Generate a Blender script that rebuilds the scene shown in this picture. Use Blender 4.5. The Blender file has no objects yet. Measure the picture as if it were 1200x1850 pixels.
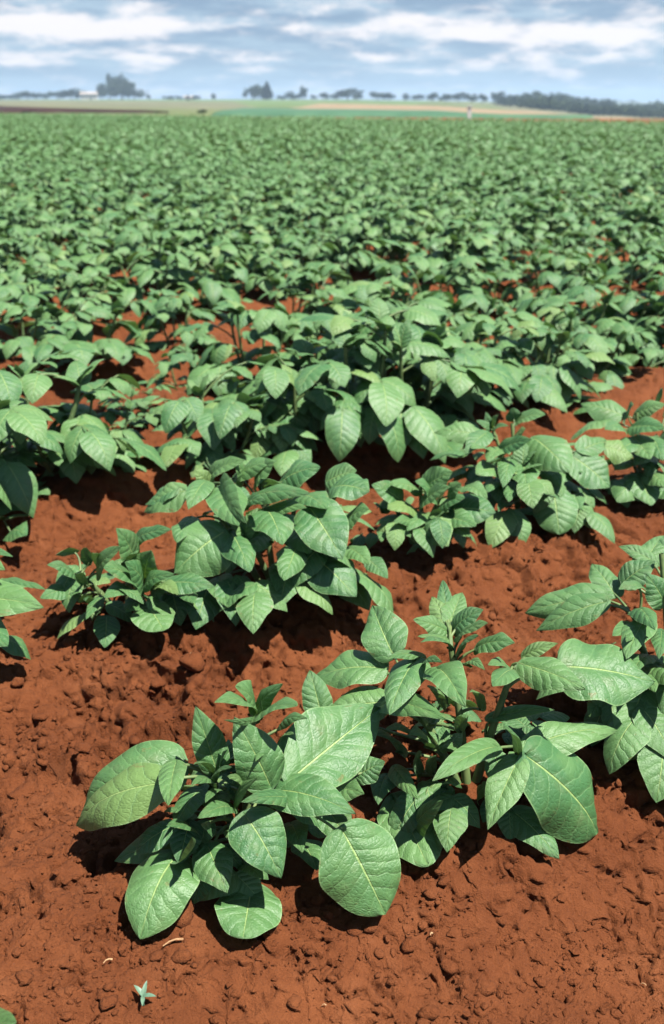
import bpy, math, random
import numpy as np
from mathutils import Vector, Matrix

# ------------------------------------------------------------------ camera, sky, sun, exposure
SC = bpy.context.scene
COL = SC.collection
CAM_H, FPX, PITCH = 0.9, 1800.0, math.radians(22.4)
SP, CP = math.sin(PITCH), math.cos(PITCH)
cam_d = bpy.data.cameras.new('camera')
cam = bpy.data.objects.new('camera', cam_d)
COL.objects.link(cam)
cam.location = (0, 0, CAM_H)
cam.rotation_euler = (math.pi / 2 - PITCH, 0, 0)
cam_d.sensor_fit = 'VERTICAL'
cam_d.sensor_height = 36.0
cam_d.lens = 36.0 * FPX / 1850.0
cam_d.clip_start, cam_d.clip_end = 0.05, 6000
cam_d.dof.use_dof = True
cam_d.dof.focus_distance = 1.29
cam_d.dof.aperture_fstop = 6.0
SC.camera = cam

SUN_EL = math.radians(66)
SUN_AZ = math.atan2(0.52, -0.36)          # clockwise from +Y: from the right, a little from behind the camera
sun_dir = Vector((math.sin(SUN_AZ) * math.cos(SUN_EL), math.cos(SUN_AZ) * math.cos(SUN_EL), math.sin(SUN_EL)))
sun_d = bpy.data.lights.new('sun', 'SUN')
sun_d.energy, sun_d.angle, sun_d.color = 5.0, math.radians(0.53), (1.0, 0.955, 0.88)
sun = bpy.data.objects.new('sun', sun_d)
COL.objects.link(sun)
sun.rotation_euler = sun_dir.to_track_quat('Z', 'Y').to_euler()
sun.location = (5, -5, 30)

vs = SC.view_settings
vs.view_transform, vs.look, vs.exposure, vs.gamma = 'Standard', 'None', 1.6, 1.0
vs.use_curve_mapping = False
SC.cycles.max_bounces = 6
SC.cycles.diffuse_bounces = 2
SC.cycles.transparent_max_bounces = 6
SC.cycles.volume_bounces = 0


class NT:
    """small node tree writer"""
    def __init__(s, tree):
        s.t = tree; s.t.nodes.clear()
    def n(s, kind, **kw):
        nd = s.t.nodes.new(kind)
        for k, v in kw.items():
            setattr(nd, k, v)
        return nd
    def put(s, sock, v):
        if isinstance(v, bpy.types.NodeSocket):
            s.t.links.new(v, sock)
        elif v is not None:
            if isinstance(v, (tuple, list)) and len(v) == 3 and sock.type == 'RGBA':
                v = (*v, 1)
            sock.default_value = v
    def m(s, op, a, b=None, c=None, clamp=False):
        nd = s.n('ShaderNodeMath', operation=op, use_clamp=clamp)
        for i, v in enumerate((a, b, c)):
            if v is not None: s.put(nd.inputs[i], v)
        return nd.outputs[0]
    def mix(s, f, a, b, mode='MIX'):
        nd = s.n('ShaderNodeMix', data_type='RGBA', blend_type=mode)
        s.put(nd.inputs[0], f); s.put(nd.inputs[6], a); s.put(nd.inputs[7], b)
        return nd.outputs[2]
    def ss(s, v, lo, hi, a=0.0, b=1.0):
        nd = s.n('ShaderNodeMapRange', interpolation_type='SMOOTHSTEP')
        s.put(nd.inputs[0], v)
        for i, q in zip((1, 2, 3, 4), (lo, hi, a, b)): nd.inputs[i].default_value = q
        return nd.outputs[0]
    def noise(s, vec, scale, detail=4, rough=0.55, dist=0.0):
        nd = s.n('ShaderNodeTexNoise')
        if vec is not None: s.put(nd.inputs['Vector'], vec)
        nd.inputs['Scale'].default_value = scale; nd.inputs['Detail'].default_value = detail
        nd.inputs['Roughness'].default_value = rough; nd.inputs['Distortion'].default_value = dist
        return nd.outputs[0]
    def xyz(s, x, y, z=0.0):
        nd = s.n('ShaderNodeCombineXYZ')
        for i, v in enumerate((x, y, z)): s.put(nd.inputs[i], v)
        return nd.outputs[0]
    def sep(s, v):
        nd = s.n('ShaderNodeSeparateXYZ'); s.put(nd.inputs[0], v)
        return nd.outputs


def px_dir(px, py):
    a, b = (px - 600) / FPX, (py - 925) / FPX
    return np.array([a, CP - b * SP, -(SP + b * CP)])   # per unit of optical depth


def make_world():
    w = bpy.data.worlds.new('World'); SC.world = w; w.use_nodes = True
    t = NT(w.node_tree)
    sky = t.n('ShaderNodeTexSky', sky_type='NISHITA', sun_disc=False)
    sky.sun_elevation, sky.sun_rotation = SUN_EL, SUN_AZ
    sky.altitude, sky.air_density, sky.dust_density, sky.ozone_density = 800, 1.0, 0.6, 1.5
    tc = t.n('ShaderNodeTexCoord')
    x, y, z = t.sep(tc.outputs['Generated'])
    az = t.m('ARCTAN2', x, y)
    el = t.m('ARCSINE', z)
    cv = t.xyz(t.m('MULTIPLY', az, 8.0), t.m('MULTIPLY', el, 62.0), 0.0)
    n1 = t.noise(cv, 1.1, 9, 0.60, 0.1)
    cv2 = t.xyz(t.m('ADD', t.m('MULTIPLY', az, 21.0), 7.3), t.m('MULTIPLY', el, 72.0), 3.1)
    n2 = t.noise(cv2, 0.95, 10, 0.62, 0.15)
    # banks of brighter cloud, each at its own bearing and height
    blobs = None
    for px, py, rx, ry, s in ((60, 45, 110, 24, 1.0), (170, 60, 90, 16, .8), (300, 42, 75, 14, .75), (345, 88, 60, 10, .45),
                              (720, 46, 80, 16, 1.0), (840, 62, 60, 12, .75), (1010, 55, 110, 18, 1.0), (1120, 70, 70, 14, .85),
                              (755, 129, 55, 8, .8), (985, 108, 110, 12, .5), (40, 110, 80, 10, .5), (265, 110, 50, 10, .5),
                              (675, 102, 40, 9, .5), (480, 130, 60, 7, .3), (585, 52, 50, 10, .35)):
        d = px_dir(px, py); d /= np.linalg.norm(d)
        a0, e0 = math.atan2(d[0], d[1]), math.asin(d[2])
        dx = t.m('MULTIPLY', t.m('SUBTRACT', az, a0), FPX / rx * 1.08)
        dy = t.m('MULTIPLY', t.m('SUBTRACT', el, e0), FPX / ry * 1.17)
        g = t.m('MULTIPLY', t.m('EXPONENT', t.m('MULTIPLY', t.m('ADD', t.m('MULTIPLY', dx, dx), t.m('MULTIPLY', dy, dy)), -0.8)), s)
        blobs = g if blobs is None else t.m('ADD', blobs, g)
    white = t.m('ADD', t.m('MULTIPLY', t.m('SUBTRACT', n2, 0.47), 3.6), t.m('MULTIPLY', blobs, 1.0))
    white = t.ss(white, 0.02, 0.98)
    grey = t.ss(t.m('SUBTRACT', n1, t.m('MULTIPLY', blobs, 0.08)), 0.40, 0.56)
    ex = 2.0 ** -vs.exposure
    c_hor = tuple(ex * v for v in (0.415, 0.590, 0.745))
    c_base = tuple(ex * v for v in (0.440, 0.595, 0.735))
    c_grey = tuple(ex * v for v in (0.285, 0.415, 0.570))
    c_white = tuple(ex * v for v in (1.08, 1.02, 1.02))
    veil = t.mix(t.ss(el, 0.0, 0.055), c_hor, c_base)
    veil = t.mix(t.m('MULTIPLY', grey, t.ss(el, 0.015, 0.07, 0.45, 1.0)), veil, c_grey)
    veil = t.mix(t.m('MULTIPLY', white, 0.95), veil, c_white)
    # the cloud deck thins out overhead to open blue sky
    cover = t.m('MULTIPLY', t.ss(el, 0.13, 0.30, 1.0, 0.05), 1.0)
    skyc = t.n('ShaderNodeVectorMath', operation='SCALE')
    t.put(skyc.inputs[0], sky.outputs[0]); skyc.inputs['Scale'].default_value = 0.05
    col = t.mix(cover, skyc.outputs[0], veil)
    up = t.ss(z, -0.06, -0.01)
    col = t.mix(up, (0.05, 0.045, 0.03), col)
    bg = t.n('ShaderNodeBackground'); t.put(bg.inputs[0], col); bg.inputs[1].default_value = 1.0
    out = t.n('ShaderNodeOutputWorld')
    w.node_tree.links.new(bg.outputs[0], out.inputs[0])
    w.cycles.sampling_method = 'MANUAL'; w.cycles.sample_map_resolution = 512
make_world()

# ------------------------------------------------------------------ numpy noise
_rs = np.random.RandomState(7)
PERM = np.tile(_rs.permutation(512), 3).astype(np.int64)
_ga = _rs.rand(512) * 2 * np.pi
GX, GY = np.cos(_ga), np.sin(_ga)
RND1, RND2, RND3 = _rs.rand(512), _rs.rand(512), _rs.rand(512)

def hsh(i, j, s):
    return PERM[(PERM[(i + s * 37) & 511] + j) & 511]

def perlin(x, y, s=0):
    i, j = np.floor(x).astype(np.int64), np.floor(y).astype(np.int64)
    fx, fy = x - i, y - j
    u, v = fx * fx * fx * (fx * (fx * 6 - 15) + 10), fy * fy * fy * (fy * (fy * 6 - 15) + 10)
    def g(a, b):
        h = hsh(i + a, j + b, s)
        return GX[h] * (fx - a) + GY[h] * (fy - b)
    n0 = g(0, 0) * (1 - u) + g(1, 0) * u
    n1 = g(0, 1) * (1 - u) + g(1, 1) * u
    return (n0 * (1 - v) + n1 * v) * 1.5

def fbm(x, y, s=0, o=4, g=0.5):
    t, a = 0, 1.0
    for k in range(o):
        t = t + a * perlin(x * 2 ** k + 13.7 * k, y * 2 ** k - 9.1 * k, s + k)
        a *= g
    return t

def worley(x, y, s=0):
    """two nearest distances, id of the nearest cell and a random tilted facet for it"""
    i, j = np.floor(x).astype(np.int64), np.floor(y).astype(np.int64)
    f1 = np.full(x.shape, 9.0); f2 = np.full(x.shape, 9.0); cid = np.zeros(x.shape, np.int64); fx = np.zeros(x.shape); fy = np.zeros(x.shape)
    for a in (-1, 0, 1):
        for b in (-1, 0, 1):
            h = hsh(i + a, j + b, s)
            dx, dy = x - (i + a + 0.1 + 0.8 * RND1[h]), y - (j + b + 0.1 + 0.8 * RND2[h])
            d = np.hypot(dx, dy) - 0.28 * RND3[(h * 7 + 3) & 511]
            near = d < f1
            f2 = np.where(near, f1, np.minimum(f2, d))
            cid = np.where(near, h, cid); f1 = np.where(near, d, f1); fx = np.where(near, dx, fx); fy = np.where(near, dy, fy)
    tilt = fx * GX[(cid * 5 + 11) & 511] + fy * GY[(cid * 5 + 11) & 511]
    return f1, f2, cid, tilt

def sstep(v, a, b):
    t = np.clip((v - a) / (b - a), 0, 1)
    return t * t * (3 - 2 * t)

# ------------------------------------------------------------------ the lie of the land
ROW_T = 0.555                                    # rows run up to the right: dy per dx
ROWS0 = [-0.62, 0.23, 1.08, 1.885, 2.83, 3.50, 4.30, 5.15]
while ROWS0[-1] < 110: ROWS0.append(ROWS0[-1] + 0.86)
ROWS0 = np.array(ROWS0); ROW_I = np.arange(len(ROWS0)) - 2.0     # index 0 = the nearest row in view

S_K = np.array([-4, -.308, -.171, 0, .0855, .171, .257, .308, 4.0])
D_K = np.log(np.array([60., 90, 130, 180, 250, 400, 700, 1500, 4000]))
Y_K = np.array([[214.6] * 7, [204, 204, 206, 207, 212, 219, 221], [197, 199, 202, 204, 210, 217, 219],
                [191, 194, 197.5, 199, 206, 215, 218], [186.5, 188, 190, 192, 200, 212, 216], [181, 181, 182, 184, 191, 206, 212],
                [179, 179, 179, 181, 185, 196, 200], [180.5, 180.5, 180.5, 181.5, 183, 187, 189], [182.5] * 7])
Y_K = np.hstack([Y_K[:, :1], Y_K, Y_K[:, -1:]])

def far_z(x, y):
    D = np.maximum(y, 60.0); s = np.clip(x / D, -3.9, 3.9)
    ld = np.clip(np.log(D), D_K[0], D_K[-1] - 1e-6)
    di = np.clip(np.searchsorted(D_K, ld, 'right') - 1, 0, len(D_K) - 2)
    dt = (ld - D_K[di]) / (D_K[di + 1] - D_K[di])
    si = np.clip(np.searchsorted(S_K, s, 'right') - 1, 0, len(S_K) - 2)
    st = (s - S_K[si]) / (S_K[si + 1] - S_K[si]); st = st * st * (3 - 2 * st)
    a = Y_K[di, si] * (1 - st) + Y_K[di, si + 1] * st
    b = Y_K[di + 1, si] * (1 - st) + Y_K[di + 1, si + 1] * st
    yp = a * (1 - dt) + b * dt
    z = CAM_H + D * (182.6 - yp) * 0.000475
    return np.where(y < 60, 0.0, z - 0.0)

def row_phase(x, y):
    yi = y - ROW_T * x + 0.035 * perlin(x * 0.9, y * 0.9, 40)
    return np.interp(yi, ROWS0, ROW_I)

def ground_z(x, y, detail=True):
    x = np.asarray(x, float); y = np.asarray(y, float)
    ph = row_phase(x, y)
    c = 0.5 + 0.5 * np.cos(2 * np.pi * ph)
    ridge = -0.088 * (1 - sstep(c, 0.0, 0.92))
    fade = 1 - sstep(y, 30, 55)
    z = ridge * fade + far_z(x, y)
    if detail:
        k1 = (1 - sstep(y, 9, 20)); k2 = 1 - sstep(y, 3.2, 6.5)
        wx = x + 0.018 * perlin(x * 17, y * 17, 3) + 0.006 * perlin(x * 52, y * 52, 4)
        wy = y + 0.018 * perlin(x * 17 + 5, y * 17, 5) + 0.006 * perlin(x * 52, y * 52 + 9, 6)
        # the camera-side flank of the second ridge is cloddy, the furrow behind it is raked smooth
        fl = np.exp(-((ph - 0.72) / 0.27) ** 2) + 0.6 * np.exp(-((ph - 0.2) / 0.3) ** 2) + 0.45 * np.exp(-((ph + 0.25) / 0.2) ** 2) * sstep(x, -.1, .3) + 0.3
        cl = np.clip(sstep(fbm(x * 2.6, y * 2.6, 11, 3), -0.35, 0.45) * 0.75 + 0.25, 0, 1) * np.clip(fl, 0, 1.1)
        cl = cl * (0.55 + 0.45 * sstep(ph, -0.30, 0.25)); k2 = k2 * (0.62 + 0.38 * sstep(ph + 0.25 * perlin(x * 3, y * 3, 55), -0.25, 0.15))
        z = z + k1 * 0.014 * fbm(wx * 3.5, wy * 3.5, 20, 3)
        f1, f2, cid, tl = worley(wx * 8.5, wy * 8.5, 21)
        e = f2 - f1
        z = z + k1 * cl * (0.022 * (RND3[cid] - 0.45) + 0.034 * tl + 0.012 * sstep(e, 0, 0.08))
        f1, f2, cid, tl = worley(wx * 22 + 3, wy * 22, 22)
        e = f2 - f1
        z = z + k2 * cl * (0.0105 * (RND3[cid] - 0.45) + 0.016 * tl + 0.004 * sstep(e, 0, 0.10))
        f1, f2, cid, tl = worley(wx * 58 + 7, wy * 58, 23)
        z = z + k2 * (0.18 + 0.8 * cl) * (0.0042 * (RND3[cid] - 0.4) + 0.0055 * tl + 0.0015 * sstep(f2 - f1, 0, 0.12))
        f1, f2, cid, tl = worley(wx * 140 + 7, wy * 140, 24)
        z = z + k2 * (0.30 + 0.5 * cl) * (0.0016 * (RND3[cid] - 0.4) + 0.0022 * tl)
        # drying cracks, slots between clods and small pits with sharp lips
        cr = np.abs(fbm(wx * 6.5 + 31, wy * 9.5, 25, 3))
        ck = sstep(fbm(x * 6.5, y * 6.5, 27, 2), 0.05, 0.24) * np.clip(fl * 1.2, 0.3, 1)
        z = z - k2 * 0.026 * ck * (1 - sstep(cr, 0.03, 0.085))
        cr = np.abs(fbm(wx * 17 + 3, wy * 24 + 8, 28, 3))
        ck = sstep(fbm(x * 11 + 8, y * 11, 29, 2), 0.12, 0.30)
        z = z - k2 * 0.017 * ck * (1 - sstep(cr, 0.03, 0.10))
        pt = fbm(wx * 30 + 5, wy * 34, 35, 3)
        z = z - k2 * 0.015 * sstep(pt, 0.66, 0.74) * sstep(fbm(x * 7 + 3, y * 7, 36, 2), -0.2, 0.25)
        pt = fbm(wx * 75 + 5, wy * 80, 37, 2)
        z = z - k2 * 0.007 * sstep(pt, 0.62, 0.74) * sstep(fbm(x * 12 + 1, y * 12, 38, 2), -0.2, 0.3)
        z = z + k2 * (0.0026 * fbm(wx * 26, wy * 26, 31, 3) + 0.0011 * fbm(x * 150, y * 150, 33, 2))
    return z

def unproject(px, py, z=0.0):
    d = px_dir(px, py)
    t = (CAM_H - z) / -d[2]
    return d[0] * t, d[1] * t, t

# ------------------------------------------------------------------ materials
def new_mat(name):
    m = bpy.data.materials.new(name); m.use_nodes = True
    return m, NT(m.node_tree)

def finish(t, shader, disp=None):
    o = t.n('ShaderNodeOutputMaterial'); t.t.links.new(shader, o.inputs[0])

def principled(t, col, rough=0.8, spec=0.3, normal=None):
    p = t.n('ShaderNodeBsdfPrincipled')
    t.put(p.inputs['Base Color'], col); t.put(p.inputs['Roughness'], rough)
    t.put(p.inputs['Specular IOR Level'], spec)
    if normal is not None: t.put(p.inputs['Normal'], normal)
    return p

def bump(t, h, dist, strength=1.0):
    b = t.n('ShaderNodeBump'); t.put(b.inputs['Height'], h)
    b.inputs['Distance'].default_value = dist; b.inputs['Strength'].default_value = strength
    return b.outputs[0]

def mat_soil(name, extra=False):
    m, t = new_mat(name)
    g = t.n('ShaderNodeNewGeometry'); P = g.outputs['Position']
    n1 = t.noise(P, 2.3, 5, 0.6); n2 = t.noise(P, 38, 5, 0.65); n3 = t.noise(P, 330, 3, 0.7); n4 = t.noise(P, 900, 2, 0.6)
    c = t.mix(t.ss(n1, 0.36, 0.64), (0.1110, 0.0336, 0.0113), (0.1371, 0.0433, 0.0148))
    c = t.mix(t.ss(n2, 0.34, 0.70), t.mix(1.0, c, (0.80, 0.77, 0.75), 'MULTIPLY'), c)
    c = t.mix(t.m('MULTIPLY', t.ss(n3, 0.40, 0.68), 0.55), c, t.mix(1.0, c, (1.28, 1.33, 1.38), 'MULTIPLY'))
    c = t.mix(t.m('MULTIPLY', t.ss(n4, 0.66, 0.74), 0.5), c, (0.2256, 0.1078, 0.0469))
    n6 = t.noise(P, 9.0, 6, 0.65)
    c = t.mix(t.m('MULTIPLY', t.ss(n6, 0.50, 0.72), 0.45), c, (0.1780, 0.0630, 0.0250))
    c = t.mix(t.m('MULTIPLY', t.ss(n6, 0.50, 0.30), 0.35), c, (0.0851, 0.0241, 0.0074))
    h = t.m('ADD', t.m('MULTIPLY', n2, 0.35), t.m('ADD', t.m('MULTIPLY', n3, 0.55), t.m('MULTIPLY', n4, 0.25)))
    if not extra:
        # far off the tilth is matched to pasture where the crop ends
        _, yy, _ = t.sep(P)
        n5 = t.noise(P, 0.05, 5, 0.6)
        grass = t.mix(t.ss(n5, 0.4, 0.6), (0.0644, 0.0909, 0.0341), (0.1023, 0.1099, 0.0493))
        c = t.mix(t.ss(yy, 66, 78), c, grass)
    p = principled(t, c, 0.95, 0.12, bump(t, h, 0.008, 1.0))
    finish(t, p.outputs[0]); return m

def mat_leaf(name):
    m, t = new_mat(name)
    uv = t.n('ShaderNodeUVMap'); x, y, _ = t.sep(uv.outputs[0])
    oi = t.n('ShaderNodeObjectInfo'); rnd = oi.outputs['Random']
    geo = t.n('ShaderNodeNewGeometry')
    xs = t.m('SUBTRACT', x, 0.5)
    a = t.m('MULTIPLY', t.m('ABSOLUTE', xs), 2.0)
    side = t.m('GREATER_THAN', xs, 0.0)
    vp = t.m('SUBTRACT', t.m('MULTIPLY', y, 7.0), t.m('MULTIPLY', t.m('POWER', a, 0.85), 1.35))
    wob = t.noise(t.xyz(x, y, t.m('MULTIPLY', rnd, 40)), 5.0, 3, 0.5)
    vp = t.m('ADD', t.m('ADD', vp, t.m('MULTIPLY', side, 0.45)), t.m('MULTIPLY', wob, 0.7))
    fr = t.m('FRACT', vp)
    dv = t.m('MULTIPLY', t.m('MINIMUM', fr, t.m('SUBTRACT', 1.0, fr)), 2.0)      # 0 on a side vein, 1 between
    lat = t.ss(dv, 0.03, 0.20, 1.0, 0.0)
    wmid = t.m('MULTIPLY_ADD', y, -0.018, 0.042)
    mid = t.m('SUBTRACT', 1.0, t.m('DIVIDE', a, wmid), clamp=True)
    mid = t.ss(mid, 0.0, 0.5)
    vor = t.n('ShaderNodeTexVoronoi', feature='DISTANCE_TO_EDGE')
    t.put(vor.inputs['Vector'], t.xyz(x, t.m('MULTIPLY', y, 1.5), t.m('MULTIPLY', rnd, 20))); vor.inputs['Scale'].default_value = 15
    cell = t.ss(vor.outputs[0], 0.0, 0.20)
    blot = t.noise(t.xyz(x, y, t.m('MULTIPLY', rnd, 60)), 3.2, 5, 0.6)
    P = geo.outputs['Position']
    big = t.noise(P, 1.3, 3, 0.6)
    tone = t.m('ADD', t.m('MULTIPLY', rnd, 0.55), t.m('MULTIPLY', big, 0.45))
    c = t.mix(t.ss(tone, 0.15, 0.80), (0.0360, 0.1080, 0.0360), (0.0800, 0.1640, 0.0520))
    c = t.mix(t.m('MULTIPLY', t.ss(blot, 0.40, 0.66), 0.45), c, (0.0849, 0.1682, 0.0515))
    c = t.mix(t.m('MULTIPLY', t.ss(rnd, 0.90, 0.97), 0.35), c, (0.1516, 0.2046, 0.0531))     # a few older yellowing blades
    c = t.mix(t.m('MULTIPLY', cell, 0.15), c, t.mix(1.0, c, (0.74, 0.78, 0.72), 'MULTIPLY'))
    c = t.mix(t.m('MULTIPLY', lat, 0.32), c, (0.1250, 0.2349, 0.0909))
    c = t.mix(t.m('MULTIPLY', mid, 0.85), c, (0.2198, 0.3183, 0.1061))
    rim = t.ss(a, 0.955, 0.99)
    c = t.mix(t.m('MULTIPLY', rim, 0.5), c, (0.1743, 0.2728, 0.1137))
    # brown scorched edge spots, soil splash and a few beetle holes' scars on some blades
    sp = t.noise(t.xyz(x, y, t.m('MULTIPLY', rnd, 90)), 8.0, 4, 0.6)
    c = t.mix(t.m('MULTIPLY', t.ss(t.m('ADD', sp, t.m('MULTIPLY', a, 0.10)), 0.70, 0.78), 0.55), c, (0.1250, 0.1061, 0.0379))
    du = t.noise(P, 26.0, 5, 0.65)
    c = t.mix(t.m('MULTIPLY', t.ss(du, 0.52, 0.75), 0.22), c, (0.1440, 0.1288, 0.0720))
    back = t.mix(0.55, c, (0.1061, 0.1781, 0.0985))
    c = t.mix(geo.outputs['Backfacing'], c, back)
    # blistered blade: sunk veins, puffed fields between them, fine net
    q = t.m('SQRT', dv)
    h = t.m('ADD', t.m('MULTIPLY', q, 0.75), t.m('MULTIPLY', cell, 0.13))
    h = t.m('ADD', h, t.m('MULTIPLY', blot, 0.7))
    fine = t.noise(t.xyz(x, y, 0.0), 42.0, 3, 0.6)
    h = t.m('ADD', h, t.m('MULTIPLY', fine, 0.28))
    h = t.m('SUBTRACT', h, t.m('MULTIPLY', mid, 1.1))
    nrm = bump(t, h, 0.0029, 0.70)
    ro = t.m('MULTIPLY_ADD', blot, 0.28, 0.37)
    p = principled(t, c, ro, 0.46, nrm)
    tr = t.n('ShaderNodeBsdfTranslucent'); t.put(tr.inputs[0], t.mix(1.0, c, (1.15, 1.35, 0.55), 'MULTIPLY')); t.put(tr.inputs['Normal'], nrm)
    ms = t.n('ShaderNodeMixShader'); ms.inputs[0].default_value = 0.16
    t.t.links.new(p.outputs[0], ms.inputs[1]); t.t.links.new(tr.outputs[0], ms.inputs[2])
    finish(t, ms.outputs[0]); return m

def mat_simple(name, c1, c2, scale=20, rough=0.85, spec=0.25, bd=0.0, lo=0.38, hi=0.64):
    m, t = new_mat(name)
    g = t.n('ShaderNodeNewGeometry')
    n = t.noise(g.outputs['Position'], scale, 5, 0.6)
    c = t.mix(t.ss(n, lo, hi), c1, c2)
    p = principled(t, c, rough, spec, bump(t, n, bd) if bd else None)
    finish(t, p.outputs[0]); return m

M_SOIL = mat_soil('red_soil')
M_CLOD = mat_soil('red_clod', True)
M_LEAF = mat_leaf('potato_leaf')
M_STEM = mat_simple('potato_stem', (0.0568, 0.0947, 0.0341), (0.1023, 0.1440, 0.0493), 45, 0.55, 0.4)
M_STRAW = mat_simple('dry_straw', (0.1970, 0.1099, 0.0531), (0.3183, 0.2046, 0.1061), 90)
M_SEED = mat_simple('seedling_leaf', (0.0568, 0.1137, 0.0720), (0.0872, 0.1478, 0.0947), 200, 0.5, 0.4)
M_CROWN = mat_simple('tree_foliage', (0.0197, 0.0333, 0.0182), (0.0440, 0.0621, 0.0273), 0.8, 0.9, 0.1)
M_PINE = mat_simple('conifer_foliage', (0.0152, 0.0258, 0.0197), (0.0303, 0.0440, 0.0273), 0.8, 0.9, 0.1)
M_TRUNK = mat_simple('bark', (0.0531, 0.0379, 0.0265), (0.0985, 0.0758, 0.0531), 3)
M_WHITE = mat_simple('white_wall', (0.3789, 0.3638, 0.3486), (0.4699, 0.4547, 0.4396), 1.2)
M_ROOFT = mat_simple('roof_sheet', (0.2274, 0.2046, 0.1895), (0.3183, 0.2728, 0.2501), 0.9)
M_DARK = mat_simple('dark_opening', (0.0227, 0.0227, 0.0265), (0.0379, 0.0379, 0.0379), 2)
M_PLOUGH = mat_simple('ploughed_earth', (0.0167, 0.0076, 0.0061), (0.0379, 0.0159, 0.0114), 0.10, 0.95, 0.1)
M_STUB = mat_simple('stubble', (0.1516, 0.1099, 0.0644), (0.2046, 0.1516, 0.0947), 0.12, 0.95, 0.1)
M_TEAL = mat_simple('young_crop', (0.0303, 0.0796, 0.0417), (0.0455, 0.1023, 0.0531), 0.3, 0.8, 0.2)
M_PAST = mat_simple('pasture_grass', (0.0606, 0.1023, 0.0341), (0.0909, 0.1250, 0.0455), 0.08, 0.9, 0.15)
M_SCRUB = mat_simple('scrub_grass', (0.0796, 0.0834, 0.0455), (0.1137, 0.1137, 0.0644), 0.07, 0.9, 0.15)

# ------------------------------------------------------------------ mesh helpers
def mesh_np(name, V, F, mat, uv=None, smooth=True):
    """V (n,3); F (m,k) one face size"""
    me = bpy.data.meshes.new(name)
    V = np.asarray(V, np.float32); F = np.asarray(F, np.int32)
    k = F.shape[1]
    me.vertices.add(len(V)); me.vertices.foreach_set('co', V.ravel())
    me.loops.add(F.size); me.loops.foreach_set('vertex_index', F.ravel())
    me.polygons.add(len(F)); me.polygons.foreach_set('loop_start', np.arange(0, F.size, k, dtype=np.int32))
    me.polygons.foreach_set('use_smooth', np.full(len(F), smooth))
    if uv is not None:
        l = me.uv_layers.new(name='UVMap')
        l.data.foreach_set('uv', np.asarray(uv, np.float32)[F.ravel()].ravel())
    me.materials.append(mat)
    me.update(calc_edges=True); me.validate()
    return me

def link(name, me, parent=None, loc=None):
    o = bpy.data.objects.new(name, me); COL.objects.link(o)
    if parent is not None: o.parent = parent
    if loc is not None: o.location = loc
    return o

def tag(o, label, cat, group=None):
    o['label'] = label; o['category'] = cat
    if group: o['group'] = group
    return o

def empty(name, loc, rz=0.0, sc=1.0):
    o = bpy.data.objects.new(name, None); COL.objects.link(o)
    o.location = loc; o.rotation_euler = (0, 0, rz); o.scale = (sc, sc, sc); o.empty_display_size = 0.05
    return o

def grid_faces(nu, nv):
    i = np.arange(nu - 1)[:, None] * nv + np.arange(nv - 1)[None, :]
    i = i.ravel()
    return np.stack([i, i + 1, i + nv + 1, i + nv], 1)

def tube(pts, r0, r1, ns=6):
    """tapered tube through points"""
    pts = np.asarray(pts, float); n = len(pts)
    tg = np.gradient(pts, axis=0); tg /= np.linalg.norm(tg, axis=1)[:, None] + 1e-9
    ref = np.array([0.31, 0.77, 0.2]) if abs(tg[0][2]) > 0.8 else np.array([0, 0, 1.0])
    V = []
    for k in range(n):
        a = np.cross(tg[k], ref); a /= np.linalg.norm(a) + 1e-9; b = np.cross(tg[k], a)
        r = r0 + (r1 - r0) * k / (n - 1)
        for q in range(ns):
            w = 2 * math.pi * q / ns
            V.append(pts[k] + r * (math.cos(w) * a + math.sin(w) * b))
    F = [(k * ns + q, k * ns + (q + 1) % ns, (k + 1) * ns + (q + 1) % ns, (k + 1) * ns + q) for k in range(n - 1) for q in range(ns)]
    return np.array(V), np.array(F)

def join(parts):
    V, F, off = [], [], 0
    for v, f in parts:
        V.append(v); F.append(np.asarray(f) + off); off += len(v)
    return np.vstack(V), np.vstack(F)

def bez(p0, p1, p2, n):
    t = np.linspace(0, 1, n)[:, None]
    return (1 - t) ** 2 * np.asarray(p0) + 2 * t * (1 - t) * np.asarray(p1) + t * t * np.asarray(p2)

# ------------------------------------------------------------------ leaf blades
def blade_width(u, e=1.0):
    w = np.power(np.clip(u, 0, 1), 0.45) * np.power(np.clip(1 - u, 0, 1), 0.96 * e)
    uu = np.linspace(0, 1, 200)
    return w / np.max(np.power(uu, 0.45) * np.power(1 - uu, 0.96 * e))

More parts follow.
